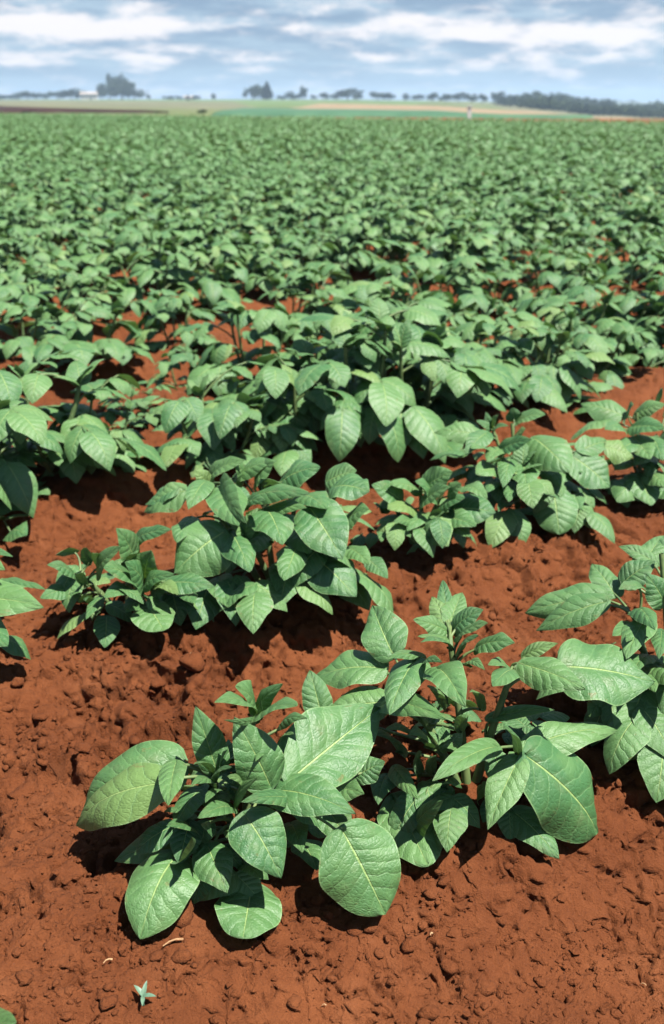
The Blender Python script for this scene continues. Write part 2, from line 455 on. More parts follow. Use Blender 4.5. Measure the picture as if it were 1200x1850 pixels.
def leaf_local(nu, nv, width, rng, arch=0.08, fold=0.12, curl=0.22, tipd=0.12, wave=0.05, relief=0.012, twist=0.0, e=1.0):
    """blade of length 1 along +Y, normal +Z; endpoints stay on the axis"""
    u = 0.5 - 0.5 * np.cos(np.pi * np.linspace(0, 1, nu)); u = 0.6 * u + 0.4 * np.linspace(0, 1, nu)
    v = np.linspace(-1, 1, nv)
    U, Vv = np.meshgrid(u, v, indexing='ij')
    w = blade_width(U, e) * width / 2
    asym = 1 + 0.07 * rng.uniform(-1, 1) * np.sign(Vv)
    ed = 1 + 0.035 * np.sin(U * rng.uniform(9, 14) + rng.uniform(0, 6)) * np.abs(Vv)
    X = Vv * w * asym * ed
    A = np.abs(Vv)
    z = arch * np.sin(np.pi * U ** 0.85)
    z = z + w * (fold * A - curl * A * A)
    z = z + wave * w * A ** 2 * np.sin(U * rng.uniform(7, 11) + rng.uniform(0, 6.28) + 1.6 * np.sign(Vv))
    z = z - tipd * np.clip(U - 0.65, 0, 1) ** 2 * 1.5 + tipd * 1.5 * 0.1225 * U    # tip hooks down
    if relief:
        ph = U * 7 - np.power(A, 0.85) * 1.35 + 0.45 * (Vv > 0)
        z = z + relief * width * np.abs(np.sin(np.pi * ph)) * np.clip(A * 3, 0, 1) * (1 - A ** 4)
        z = z - relief * 1.2 * width * np.exp(-(A / 0.10) ** 2) * (1 - U)
    if twist:
        an = twist * (U - 0.4)
        X, z = X * np.cos(an) - z * np.sin(an) * 0.0 , z + X * np.sin(an)
    # the back edge of the base is pulled slightly behind the petiole (heart shaped)
    Y = U - 0.085 * A * (1 - 0.4 * A) * np.exp(-(U / 0.11) ** 2)
    V = np.stack([X, Y, z], -1).reshape(-1, 3)
    uv = np.stack([Vv.ravel() * 0.5 + 0.5, U.ravel()], 1)
    return V, grid_faces(nu, nv), uv

# ------------------------------------------------------------------ GROUND: one sheet from under the camera to the horizon
def build_ground():
    ys = list(np.linspace(-6, 0.30, 12)); y = 0.42
    while y < 3.0: ys.append(y); y += 0.0022 * y + 0.0003
    while y < 12: ys.append(y); y *= 1.009
    while y < 60: ys.append(y); y *= 1.03
    while y < 4000: ys.append(y); y *= 1.045
    ys = np.array(ys)
    half = np.concatenate([np.linspace(0, 0.43, 222), [0.45, 0.49, 0.55, 0.62, 0.72, 0.9, 1.2, 1.8, 2.8, 3.8]])
    s = np.concatenate([-half[:0:-1], half])
    Yg, Sg = np.meshgrid(ys, s, indexing='ij')
    Xg = Sg * (np.maximum(Yg, 0.4) + 0.25)
    Z = ground_z(Xg, Yg); B = ground_z(Xg, Yg, False); h = 0.01
    gx = (ground_z(Xg + h, Yg, False) - B) / h; gy = (ground_z(Xg, Yg + h, False) - B) / h
    inv = 1 / np.sqrt(1 + gx * gx + gy * gy); d = (Z - B) * np.where(Yg < 12, 1, 0)
    for _ in range(4):                                   # crumble the steepest steps
        sx = np.abs(np.gradient(d, axis=1)) / (np.gradient(Xg, axis=1) + 1e-6); sy = np.abs(np.gradient(d, axis=0)) / (np.gradient(Yg, axis=0) + 1e-6)
        p = np.pad(d, 1, mode='edge')
        bl = (p[:-2, 1:-1] + p[2:, 1:-1] + p[1:-1, :-2] + p[1:-1, 2:] + p[:-2, :-2] + p[2:, 2:] + p[:-2, 2:] + p[2:, :-2]) / 8
        w = 0.85 * sstep(np.maximum(sx, sy), 1.0, 2.2) * (Yg < 6)
        d = d * (1 - w) + bl * w
    # clods stand out square to the flank of the ridge and bulge a little over their foot
    ox = 0.006 * perlin(Xg * 34, Yg * 34, 90) + 0.0035 * perlin(Xg * 80, Yg * 80, 92); oy = 0.006 * perlin(Xg * 34 + 7, Yg * 34, 91) + 0.0035 * perlin(Xg * 80 + 3, Yg * 80, 93)
    oy = oy + 0.006 * perlin(Xg * 70, (B + d) * 90 + 5, 95) + 0.004 * perlin(Xg * 150, (B + d) * 190, 96); ox = ox + 0.004 * perlin(Xg * 70 + 9, (B + d) * 90, 97)
    near = 1 - sstep(Yg, 3.5, 6.0)
    V = np.stack([Xg - gx * inv * d + ox * near, Yg - gy * inv * d + oy * near, np.where(Yg < 12, B + d * inv, Z)], -1).reshape(-1, 3)
    F = grid_faces(len(ys), len(s))[:, ::-1]
    o = link('ground', mesh_np('ground', V, F, M_SOIL)); o['kind'] = 'structure'
build_ground()

def sheet(name, quad, mat, lift, n=(40, 30), rag=0.0, seed=0):
    """far field draped on the land; quad = four (s, D) corners: near-left, near-right, far-right, far-left"""
    a = np.linspace(0, 1, n[0])[:, None]; b = np.linspace(0, 1, n[1])[None, :]
    q = np.array(quad, float); q[:, 0] *= 0.855; q[:, 1] = np.log(q[:, 1])
    P = ((1 - a) * (1 - b))[..., None] * q[0] + (a * (1 - b))[..., None] * q[1] + (a * b)[..., None] * q[2] + ((1 - a) * b)[..., None] * q[3]
    D = np.exp(P[..., 1] + rag * perlin(P[..., 0] * 40 + seed, P[..., 1] * 3, 60 + seed) * np.where((b < .01) | (b > .99), 1, 0)); X = P[..., 0] * D
    Z = far_z(X, D) + lift; Z[0] -= lift + .3; Z[-1] -= lift + .3; Z[:, 0] -= lift + .3; Z[:, -1] -= lift + .3
    V = np.stack([X, D, Z], -1).reshape(-1, 3)
    o = link(name, mesh_np(name, V, grid_faces(*n)[:, ::-1], mat)); o['kind'] = 'structure'
    return o
sheet('pasture', [(-.45, 200), (.09, 235), (.14, 640), (-.45, 640)], M_PAST, 0.04, rag=.05, seed=1)
sheet('rough_grass', [(-.46, 170), (-.06, 150), (-.10, 340), (-.46, 430)], M_SCRUB, 0.09, rag=.05, seed=2)
sheet('ploughed_field', [(-.48, 88), (-.17, 92), (-.20, 118), (-.48, 205)], M_PLOUGH, 0.14, rag=.03, seed=3)
sheet('stubble_field', [(-.06, 168), (.40, 120), (.335, 215), (-.02, 285)], M_STUB, 0.20, rag=.03, seed=4)
sheet('young_crop_field', [(-.14, 72), (.30, 66), (.115, 150), (-.10, 165)], M_TEAL, 0.26, rag=.02, seed=5)
sheet('valley_scrub', [(.20, 225), (.5, 140), (.5, 560), (.16, 480)], M_SCRUB, 0.13, rag=.05, seed=6)

# ------------------------------------------------------------------ POTATO PLANTS: shared blades and procedural plants
rng0 = np.random.RandomState(3)
BLADES, BLADES_LOW = [], []
for k in range(8):
    prm = dict(width=rng0.uniform(0.60, 0.76), arch=rng0.uniform(0.05, 0.16), fold=rng0.uniform(-.05, .25), curl=rng0.uniform(0.15, 0.40),
               tipd=rng0.uniform(0.1, 0.5), wave=rng0.uniform(0.05, 0.14), twist=rng0.uniform(-.35, .35), e=rng0.uniform(.85, 1.1))
    v, f, uv = leaf_local(11, 7, rng=rng0, relief=0.0, **prm)
    BLADES.append(mesh_np('leaf', v, f, M_LEAF, uv))
    BLADES_LOW.append(leaf_local(4, 3, rng=rng0, relief=0.0, **prm))

def leaf_frame(B, axis, nrm):
    y = np.asarray(axis, float); L = np.linalg.norm(y); y = y / L
    z = np.asarray(nrm, float); z = z - y * np.dot(z, y); z /= np.linalg.norm(z) + 1e-9
    x = np.cross(y, z)
    M = Matrix(((x[0] * L, y[0] * L, z[0] * L, B[0]), (x[1] * L, y[1] * L, z[1] * L, B[1]), (x[2] * L, y[2] * L, z[2] * L, B[2]), (0, 0, 0, 1)))
    return M

def gen_plant(seed, nst=3, nodes=5, H=0.25, spread=1.0, big=1.0):
    """returns leaf placements [(matrix, blade index, size)] and the tubes of the stems and leaf stalks"""
    r = np.random.RandomState(seed)
    leaves, tubes = [], []
    a0 = r.uniform(0, 6.28)
    for s in range(nst):
        az = a0 + s * 2 * math.pi / nst + r.uniform(-.5, .5)
        lean = r.uniform(0.15, 0.55) * spread
        L = H * r.uniform(0.85, 1.2)
        p0 = np.array([0.02 * math.cos(az), 0.02 * math.sin(az), -0.02])
        top = p0 + L * np.array([math.sin(lean) * math.cos(az), math.sin(lean) * math.sin(az), math.cos(lean)])
        mid = (p0 + top) / 2 + np.array([0.02 * math.cos(az), 0.02 * math.sin(az), -0.01])
        st = bez(p0, mid, top, 6); tubes.append(tube(st, 0.006, 0.0035, 5))
        la = r.uniform(0, 6.28)
        for k in range(nodes):
            t = 0.14 + 0.82 * (k + r.uniform(-.2, .2)) / max(1, nodes - 1)
            i = t * 5; i0 = min(4, int(i)); N = st[i0] + (st[i0 + 1] - st[i0]) * (i - i0)
            la += 2.4 + r.uniform(-.35, .35)
            out = np.array([math.cos(la), math.sin(la), 0])
            if np.dot(out[:2], [math.cos(az), math.sin(az)]) < -0.3 and t < 0.75: out = -out; la += math.pi
            low = 1 - t
            Rl = r.uniform(0.085, 0.13) * (1.05 - 0.35 * t) * spread
            rise = r.uniform(0.25, 0.75) - 0.5 * low
            E = N + out * Rl + np.array([0, 0, Rl * rise])
            C = N + out * Rl * 0.5 + np.array([0, 0, Rl * (rise * 0.5 + 0.28)])
            rc = bez(N, C, E, 5); tubes.append(tube(rc, 0.0028, 0.0018, 4))
            d = rc[-1] - rc[-2]; d /= np.linalg.norm(d)
            drp = r.uniform(0.10, 0.85) + 0.45 * low
            def put(B, dirv, ln, droop, tilt):
                dv = np.array([dirv[0], dirv[1], 0]); dv /= np.linalg.norm(dv) + 1e-9
                ax = dv * math.cos(droop) + np.array([0, 0, -math.sin(droop)])
                sd = np.array([-dv[1], dv[0], 0])
                nr = np.array([0, 0, 1.0]) * math.cos(droop) + dv * math.sin(droop) + sd * tilt
                ax = ax * ln
                if B[2] + ax[2] < 0.0: ax[2] = 0.0 - B[2] + 0.004
                leaves.append((leaf_frame(B, ax, nr), r.randint(8), ln))
            ln = r.uniform(0.074, 0.112) * big * (1.08 - 0.30 * t)
            put(E, d, ln, drp, r.uniform(-.3, .3))
            sd = np.array([-out[1], out[0], 0])
            for sg in (-1, 1):
                put(rc[3], sd * sg + out * r.uniform(.35, .9), ln * r.uniform(.72, .95), drp * r.uniform(.5, 1.0) + r.uniform(0, .3), r.uniform(-.35, .35))
            for sg in (-1, 1):
                if r.rand() < 0.72: put(rc[2], sd * sg + out * r.uniform(.1, .5), ln * r.uniform(.5, .72), drp * r.uniform(.3, 1), r.uniform(-.3, .3))
        for k in range(4):                                     # young leaves at the shoot tip
            aa = r.uniform(0, 6.28); elv = r.uniform(0.25, 1.1)
            dv = np.array([math.cos(aa) * math.cos(elv), math.sin(aa) * math.cos(elv), math.sin(elv)])
            ln = r.uniform(0.035, 0.065)
            leaves.append((leaf_frame(top - np.array([0, 0, .004]), dv * ln, np.array([-dv[0], -dv[1], 1.2])), r.randint(8), ln))
    return leaves, tubes

PROTO = []
for k in range(9):
    lv, tb = gen_plant(100 + k, nst=3 if k % 3 else 4, nodes=5, H=0.17 + 0.018 * (k % 4), spread=1.0 + 0.10 * (k % 3), big=1.0 + 0.06 * (k % 4))
    v, f = join(tb)
    PROTO.append((lv, mesh_np('stem', v, f, M_STEM)))

def place_plant(k, x, y, rz, sc, label, group):
    lv, stem = PROTO[k]
    e = empty('potato_plant', (x, y, float(ground_z(x, y, False)) + 0.0), rz, sc)
    tag(e, label, 'potato plant', group)
    o = bpy.data.objects.new('stem', stem); COL.objects.link(o); o.parent = e
    for M, b, ln in lv:
        o = bpy.data.objects.new('leaf', BLADES[b]); COL.objects.link(o)
        o.parent = e; o.matrix_local = M
    return e

# ------------------------------------------------------------------ the plants of the two nearest rows, leaf by leaf
def custom_plant(name_label, base_px, leaves, seed, R=0.20, stems=((0, 0),), group=None, k=(0.25, 0.80), hires=True, fill=0.72):
    """leaves: (base px, base py, tip px, tip py, width px[, {options}]) as seen from the camera; the third dimension is a dome round the stem.
    options: db, dt = metres nearer(-)/farther(+) at base and tip; n = normal mix (cam, up, right); fold, curl, arch, tipd"""
    r = np.random.RandomState(seed)
    bx, by, bt = unproject(*base_px)
    bz = float(ground_z(bx, by, False))
    origin = np.array([bx, by, bz])
    cpos = np.array([0, 0, CAM_H])
    e = empty('potato_plant', origin); tag(e, name_label, 'potato plant', group)
    tops = []
    tubes = []
    C0 = origin + np.array([0, 0, 0.09])
    fwd = np.array([0, CP, -SP])
    zc = np.dot(C0 - cpos, fwd)
    def world(px, py, kk, dz):
        d = px_dir(px, py)
        P = cpos + d * zc
        lat = np.linalg.norm(P - C0)
        z = zc - kk * math.sqrt(max(0.0, R * R - min(lat, R) ** 2)) + dz
        P = cpos + d * z
        for _ in range(4):
            g = float(ground_z(P[0], P[1], False)) + 0.012
            if P[2] < g:
                z *= (CAM_H - g) / (CAM_H - P[2]); P = cpos + d * z
        return P, z
    nst = len(stems)
    fr = fill
    for M, b, ln in PROTO[seed % 9][0] + (PROTO[(seed + 4) % 9][0] if fill > .9 else []):
        if fill and 0.035 < M.translation.z < 0.15 and r.rand() < (0.80 if hires else 0.66):
            o = link('leaf', BLADES[b], e); o.matrix_local = Matrix.Rotation(seed * 1.3, 4, 'Z') @ Matrix.Scale(fr * (0.95 if hires else 1.05), 4) @ M
    axes = []
    for sx, sy in stems:
        T, _ = world(sx, sy, 0.15, 0)
        p0 = origin + np.array([r.uniform(-.012, .012), r.uniform(-.012, .012), -0.03])
        axes.append(bez(p0, (p0 + T) / 2 + np.array([0, 0, 0.02]), T, 8))
        tubes.append(tube(axes[-1], 0.0075, 0.0038, 8))
    allax = np.vstack(axes)
    for row in leaves:
        ax0, ay0, ax1, ay1, wpx = row[:5]
        op = row[5] if len(row) > 5 else {}
        B, zb = world(ax0, ay0, k[0], op.get('db', 0))
        T, zt = world(ax1, ay1, k[1], op.get('dt', 0))
        axis = T - B; L = np.linalg.norm(axis); y = axis / L
        tocam = cpos - (B + T) / 2; tocam /= np.linalg.norm(tocam)
        out = (B + T) / 2 - C0; out[2] = 0; out /= np.linalg.norm(out) + .02
        nc, nu_, nr_ = op.get('n', (0.62, 0.55, 0.0))
        nr = tocam * nc + np.array([0, 0, nu_]) + np.array([nr_, 0, 0]) + out * 0.15 + r.uniform(-.12, .12, 3)
        z = nr - y * np.dot(nr, y); z /= np.linalg.norm(z)
        x = np.cross(y, z)
        pr = np.linalg.norm(x - tocam * np.dot(x, tocam))                # foreshortening of the width
        W = wpx * (zb + zt) / 2 / FPX / max(0.62, pr)
        # in the view a blade lying away from the eye is shortened too; keep the leaf's width plausible
        W = min(W * (1.0 if hires else 1.14), L * 1.05)
        nuv = (26, 17) if hires else (17, 11)
        v, f, uv = leaf_local(*nuv, width=W / L, rng=r, arch=op.get('arch', r.uniform(0.04, 0.10)), fold=op.get('fold', r.uniform(0.0, 0.30)),
                              curl=op.get('curl', r.uniform(0.18, 0.42)), tipd=op.get('tipd', r.uniform(0.05, 0.35)), wave=r.uniform(.08, .22),
                              relief=0.028 if hires else 0.014, twist=op.get('twist', r.uniform(-.12, .12)), e=op.get('e', r.uniform(.85, 1.05)))
        Mx = np.stack([x * L, y * L, z * L], 1)
        vw = v @ Mx.T + B
        g = ground_z(vw[:, 0], vw[:, 1], False) + 0.006
        vw[:, 2] = np.where(vw[:, 2] < g, g, vw[:, 2])
        link('leaf', mesh_np('leaf', vw - origin, f, M_LEAF, uv), e)
        # stalk from the blade to the nearest stem, plus its midrib root
        dd = np.linalg.norm((allax - B) * np.array([1, 1, 1.2]) + np.array([0, 0, 0.0]), axis=1) + np.where(allax[:, 2] > B[2] - 0.01, 0.06, 0)
        Q = allax[int(np.argmin(dd))]
        mid = (B + Q) / 2 + np.array([0, 0, 0.012]) - y * 0.012
        tubes.append(tube(bez(Q, mid, B + y * 0.012 * 1.0 - z * 0.001, 6), 0.0026, 0.0017, 6))
    v, f = join(tubes)
    link('stem', mesh_np('stem', v - origin, f, M_STEM), e)
    return e

def zmap(x0, y0, sc, rows):
    out = []
    for q in rows:
        a = [x0 + q[0] / sc, y0 + q[1] / sc, x0 + q[2] / sc, y0 + q[3] / sc, q[4] / sc]
        if len(q) > 5: a.append(q[5])
        out.append(tuple(a))
    return out

NEAR = 'potato plants in the two nearest rows'
# --- front plant, left
custom_plant('large leafy potato plant at the front, nearest the tiny seedling', (440, 1520), zmap(120, 1200, 1.875, [
    (395, 335, 60, 500, 225, dict(n=(.5, .7, 0), dt=.03, db=.04, arch=.16, curl=.35)),
    (322, 402, 36, 548, 190, dict(n=(.65, .5, 0), arch=.14, fold=-.1, curl=.3, db=-.03)),
    (372, 330, 345, 480, 95, dict(db=-.01, dt=-.01)),
    (512, 368, 437, 142, 118, dict(n=(.8, .15, 0), dt=.07, db=0, arch=.02, fold=.3)),
    (502, 378, 432, 337, 38), (500, 412, 562, 350, 48), (492, 422, 422, 410, 58), (530, 362, 546, 290, 40, dict(dt=.05)),
    (636, 168, 572, 76, 118, dict(n=(.75, .75, .15), fold=.05, curl=.12, dt=.05, db=.05)), (630, 172, 500, 130, 84, dict(n=(.75, .8, .15), fold=.05, curl=.1, db=.03, dt=.0)), (640, 165, 734, 66, 70, dict(n=(.8, .5, 0), dt=.05, db=.05)),
    (645, 188, 782, 142, 125, dict(db=.01, dt=.0, n=(.7, .7, .1), fold=.05, curl=.12)), (642, 186, 530, 188, 34, dict(n=(1.2, -.1, 0), db=.02)), (640, 180, 660, 120, 34, dict(n=(1.2, -.1, 0), db=.04, dt=.04)),
    (692, 414, 568, 178, 172, dict(n=(.75, .35, 0), dt=.05, db=-.02, fold=.1)),
    (757, 392, 1062, 148, 265, dict(n=(.72, .42, .1), fold=.22, curl=.12, dt=.05, db=-.01, arch=.02)),
    (700, 425, 982, 508, 155, dict(n=(.55, .65, 0), arch=.1, db=-.01, dt=-.01)),
    (935, 560, 1080, 846, 285, dict(n=(.75, .45, 0), arch=.06, db=-.06, fold=-.02, curl=.16, e=.7)),
    (770, 455, 590, 468, 70, dict(db=-.02)),
    (604, 508, 728, 726, 185, dict(n=(.68, .42, .1), arch=.12, fold=.15, db=-.06, dt=-.01)),
    (563, 488, 445, 522, 72, dict(db=-.02, dt=-.01)), (572, 484, 646, 388, 66, dict(dt=.02)), (592, 432, 544, 380, 62, dict(dt=.03)),
    (378, 645, 250, 932, 232, dict(n=(.62, .5, -.12), arch=.18, fold=.05, curl=.35, db=-.02, dt=-.01, e=.8)),
    (372, 660, 425, 586, 80, dict(n=(.5, .2, .5), db=-.02, dt=-.03)),
    (400, 575, 163, 668, 120, dict(db=.02, dt=.03)), (432, 590, 338, 548, 80, dict(db=.01, dt=.0)),
    (478, 612, 545, 776, 140, dict(db=-.02, dt=.0)), (630, 742, 598, 930, 225, dict(db=-.01, dt=0, n=(.7, .4, 0), e=.55, arch=.03)),
    (600, 680, 668, 730, 66), (730, 282, 772, 238, 56, dict(db=.06, dt=.07)), (722, 218, 818, 184, 62, dict(db=.06, dt=.07)),
    (470, 540, 495, 588, 34), (420, 500, 330, 500, 40, dict(db=.05, dt=.05)), (560, 560, 600, 640, 70, dict(db=.03, dt=.03)), (520, 430, 470, 470, 40),
    (900, 430, 1010, 440, 120, dict(db=.05, dt=.04)), (880, 480, 960, 620, 120, dict(db=.05, dt=.05)), (800, 600, 850, 700, 110, dict(db=.05, dt=.05)), (980, 380, 1080, 330, 90, dict(db=.05, dt=.06)), (760, 540, 800, 640, 100, dict(db=.04, dt=.04)),
    (700, 300, 640, 330, 60, dict(db=.05, dt=.05)), (520, 620, 420, 640, 70, dict(db=.05, dt=.05)),
]), 1, R=0.20, stems=((458, 1290), (385, 1410), (505, 1420), (430, 1480)), group=NEAR)
# --- front plant, right of it
custom_plant('front potato plant with a tall upright crown of young leaves and a broad round blade', (852, 1430), zmap(540, 1020, 1.818, [
    (488, 178, 473, 50, 50, dict(dt=.08, db=.06)), (490, 195, 437, 105, 76, dict(dt=.06, db=.05)), (496, 195, 537, 92, 78, dict(dt=.07, db=.05)),
    (506, 215, 607, 148, 78, dict(dt=.05, db=.04)), (516, 242, 622, 192, 54, dict(dt=.03, db=.03)), (490, 220, 376, 180, 64, dict(dt=.04, db=.04)),
    (496, 248, 390, 236, 44, dict(dt=.02, db=.03)), (502, 272, 400, 256, 38, dict(dt=.01, db=.02)), (526, 292, 592, 234, 66, dict(dt=.03, db=.03)),
    (312, 302, 242, 134, 150, dict(n=(.75, .3, 0), dt=.10, db=.06, fold=.2)),
    (582, 274, 710, 258, 80, dict(dt=.04, db=.02)), (455, 342, 548, 470, 132, dict(dt=-.01, db=-.02, arch=.12)),
    (388, 310, 297, 494, 128, dict(n=(.55, .5, -.2), db=-.0, dt=-.0, fold=.15)), (412, 300, 285, 308, 42, dict(db=.02)),
    (284, 340, 42, 376, 128, dict(n=(.5, .75, 0), dt=.09, db=.07)), (76, 500, 36, 346, 98, dict(dt=.05, db=.03, n=(.8, .3, 0))),
    (290, 450, 92, 480, 130, dict(dt=.03, db=.05)), (270, 468, 488, 512, 104, dict(db=.02, dt=-.0)), (365, 545, 285, 540, 48, dict(db=.04, dt=.04)),
    (728, 325, 942, 410, 118, dict(db=.0, dt=-.02)), (862, 330, 1168, 388, 212, dict(n=(.55, .65, 0), db=.03, dt=.0, fold=.05, arch=.05)),
    (735, 302, 852, 258, 48, dict(db=.04, dt=.06)), (700, 345, 636, 400, 84, dict(db=.0)), (690, 350, 620, 330, 60, dict(db=.05, dt=.05)),
    (744, 602, 1048, 545, 112, dict(db=.0, dt=.03, n=(.45, .8, 0))), (746, 625, 978, 880, 258, dict(n=(.72, .45, .05), db=-.05, arch=.09, fold=-.05, e=.62)),
    (722, 638, 620, 872, 122, dict(n=(.62, .35, -.3), fold=.3, db=-.05, dt=-.02)), (650, 598, 438, 712, 88, dict(n=(.4, .8, 0), db=-.03, dt=-.03)),
    (718, 628, 674, 534, 62, dict(db=-.03, dt=-.03)), (530, 552, 550, 506, 46), (700, 808, 856, 968, 112, dict(db=-.0, dt=0.0)),
    (310, 762, 425, 992, 190, dict(db=.03, dt=.0, n=(.6, .6, 0), e=.6)), (378, 868, 474, 776, 92, dict(db=.02, dt=.0)), (420, 900, 500, 870, 120, dict(db=.02, dt=.01)),
    (312, 664, 392, 772, 66, dict(db=.05, dt=.03)), (400, 695, 404, 614, 62, dict(db=.05, dt=.05)), (440, 690, 450, 630, 46, dict(db=.05, dt=.05)),
    (480, 735, 536, 736, 44), (620, 505, 842, 478, 48, dict(db=.06, dt=.08)), (560, 332, 612, 348, 44), (412, 330, 472, 322, 46, dict(dt=.0)),
    (600, 480, 560, 420, 40, dict(db=.04, dt=.04)), (540, 640, 470, 600, 60, dict(db=.05, dt=.05)), (590, 770, 640, 720, 60, dict(db=.06, dt=.06)),
    (470, 470, 420, 400, 60, dict(db=.07, dt=.07)), (330, 620, 250, 560, 90, dict(db=.06, dt=.06)), (290, 690, 260, 790, 90, dict(db=.05, dt=.04)), (450, 800, 520, 860, 80, dict(db=.05, dt=.05)), (420, 600, 360, 560, 80, dict(db=.05, dt=.05)),
]), 2, R=0.20, stems=((815, 1175), (925, 1215), (960, 1365), (715, 1215)), group=NEAR)
# --- right edge of the front row
custom_plant('potato plant at the right edge with two long wrinkled blades reaching left', (1215, 1310), zmap(540, 1020, 1.818, [
    (1005, 105, 743, 160, 112, dict(dt=.06, db=.04)), (1012, 120, 780, 218, 98, dict(dt=.01, db=.0)), (1042, 105, 962, -2, 92, dict(dt=.09, db=.06)),
    (1062, 62, 1172, -12, 92, dict(dt=.08, db=.05)), (1132, 75, 1050, 82, 52), (1202, 132, 1138, 30, 96, dict(dt=.05, db=.02)),
    (1142, 178, 1075, 312, 102), (1192, 215, 1182, 312, 66), (1100, 240, 1075, 255, 40), (1135, 400, 1060, 592, 165, dict(n=(.7, .5, 0))),
    (1003, 428, 958, 505, 76, dict(db=.05, dt=.05)), (1180, 330, 1260, 420, 120), (1220, 200, 1340, 230, 120), (1220, 100, 1330, 10, 110, dict(dt=.07)),
    (1200, 440, 1290, 560, 130), (1120, 20, 1200, -95, 80, dict(dt=.1, db=.08)), (1180, 0, 1050, -60, 48, dict(dt=.08, db=.08)), (1200, -30, 1280, -110, 90, dict(dt=.1, db=.08)),
    (1120, 330, 1170, 420, 80, dict(db=.03, dt=.02)), (1120, 200, 1030, 235, 70, dict(db=.03, dt=.03)), (1110, 150, 1170, 215, 84, dict(db=.02, dt=.0)), (1150, 300, 1085, 372, 80, dict(db=.02, dt=.0)), (1160, 460, 1120, 560, 110, dict(db=.03, dt=.02)), (1090, 270, 1150, 240, 60, dict(db=.03, dt=.03)),
]), 3, R=0.20, stems=((1195, 1000), (1250, 1100), (1150, 1130)), group=NEAR, fill=0.98)
# --- left of the front plant, only one blade tip reaches the picture
custom_plant('potato plant off the lower left corner, one rounded blade tip showing', (-140, 1860), [
    (-80, 1890, 30, 1848, 95, dict(n=(.4, .8, 0))), (-150, 1800, -60, 1900, 130), (-160, 1780, -240, 1880, 140), (-150, 1760, -130, 1640, 120, dict(dt=.06)),
    (-150, 1770, -40, 1720, 100), (-150, 1760, -260, 1700, 120)], 4, R=0.2, stems=((-150, 1700),), group=NEAR, fill=0)
# --- second row
custom_plant('potato plant at the left edge, one pale flat blade reaching into view', (-70, 1180), [
    (-70, 1082, 80, 1098, 78, dict(n=(.45, .7, 0))), (0, 1048, 84, 1066, 18, dict(n=(.2, .9, 0), db=.05, dt=.05)), (-60, 1120, 14, 1168, 62), (-30, 1010, 24, 1006, 20, dict(db=.06, dt=.06)),
    (-60, 1020, 10, 1030, 50, dict(db=.05, dt=.05)), (-90, 1050, -170, 1120, 90), (-90, 1040, -150, 980, 80), (-90, 1110, -100, 1190, 90)], 5, R=0.22, stems=((-70, 1030),), group=NEAR, hires=False)
custom_plant('small two-sprig potato plant left of the broad shadowed one in the second row', (232, 1112), zmap(0, 850, 2.667, [
    (360, 502, 226, 455, 72), (332, 572, 193, 616, 78), (375, 392, 268, 408, 42, dict(n=(.1, .6, -.7), dt=.05, db=.05)), (438, 452, 402, 374, 52, dict(db=.03, dt=.05)), (470, 502, 584, 368, 98, dict(n=(.5, .4, -.4), dt=.03, db=.02)),
    (418, 562, 378, 498, 42), (492, 608, 415, 718, 52), (440, 640, 412, 630, 40), (380, 610, 345, 605, 40), (480, 470, 450, 400, 50, dict(db=.05, dt=.05)),
    (652, 432, 558, 278, 132, dict(dt=.08, db=.05)), (650, 332, 828, 284, 74, dict(n=(.25, .4, -.8), db=.07, dt=.08)),
    (660, 545, 498, 470, 122), (702, 522, 730, 384, 152, dict(dt=.05, db=.02)), (692, 562, 842, 500, 84), (652, 580, 502, 612, 96, dict(n=(.6, .6, 0))),
    (705, 648, 790, 772, 180, dict(n=(.7, .5, 0), e=.6)), (802, 542, 1038, 562, 102), (690, 560, 600, 440, 122, dict(dt=.03)), (640, 480, 660, 400, 90, dict(db=.05, dt=.05)),
    (880, 590, 930, 640, 90, dict(db=.03)), (690, 620, 600, 680, 90, dict(db=.05, dt=.05)), (760, 560, 860, 600, 80, dict(db=.02, dt=.02))]),
    6, R=0.20, stems=((145, 1040), (255, 1030), (265, 1060), (235, 960)), group=NEAR, hires=False)
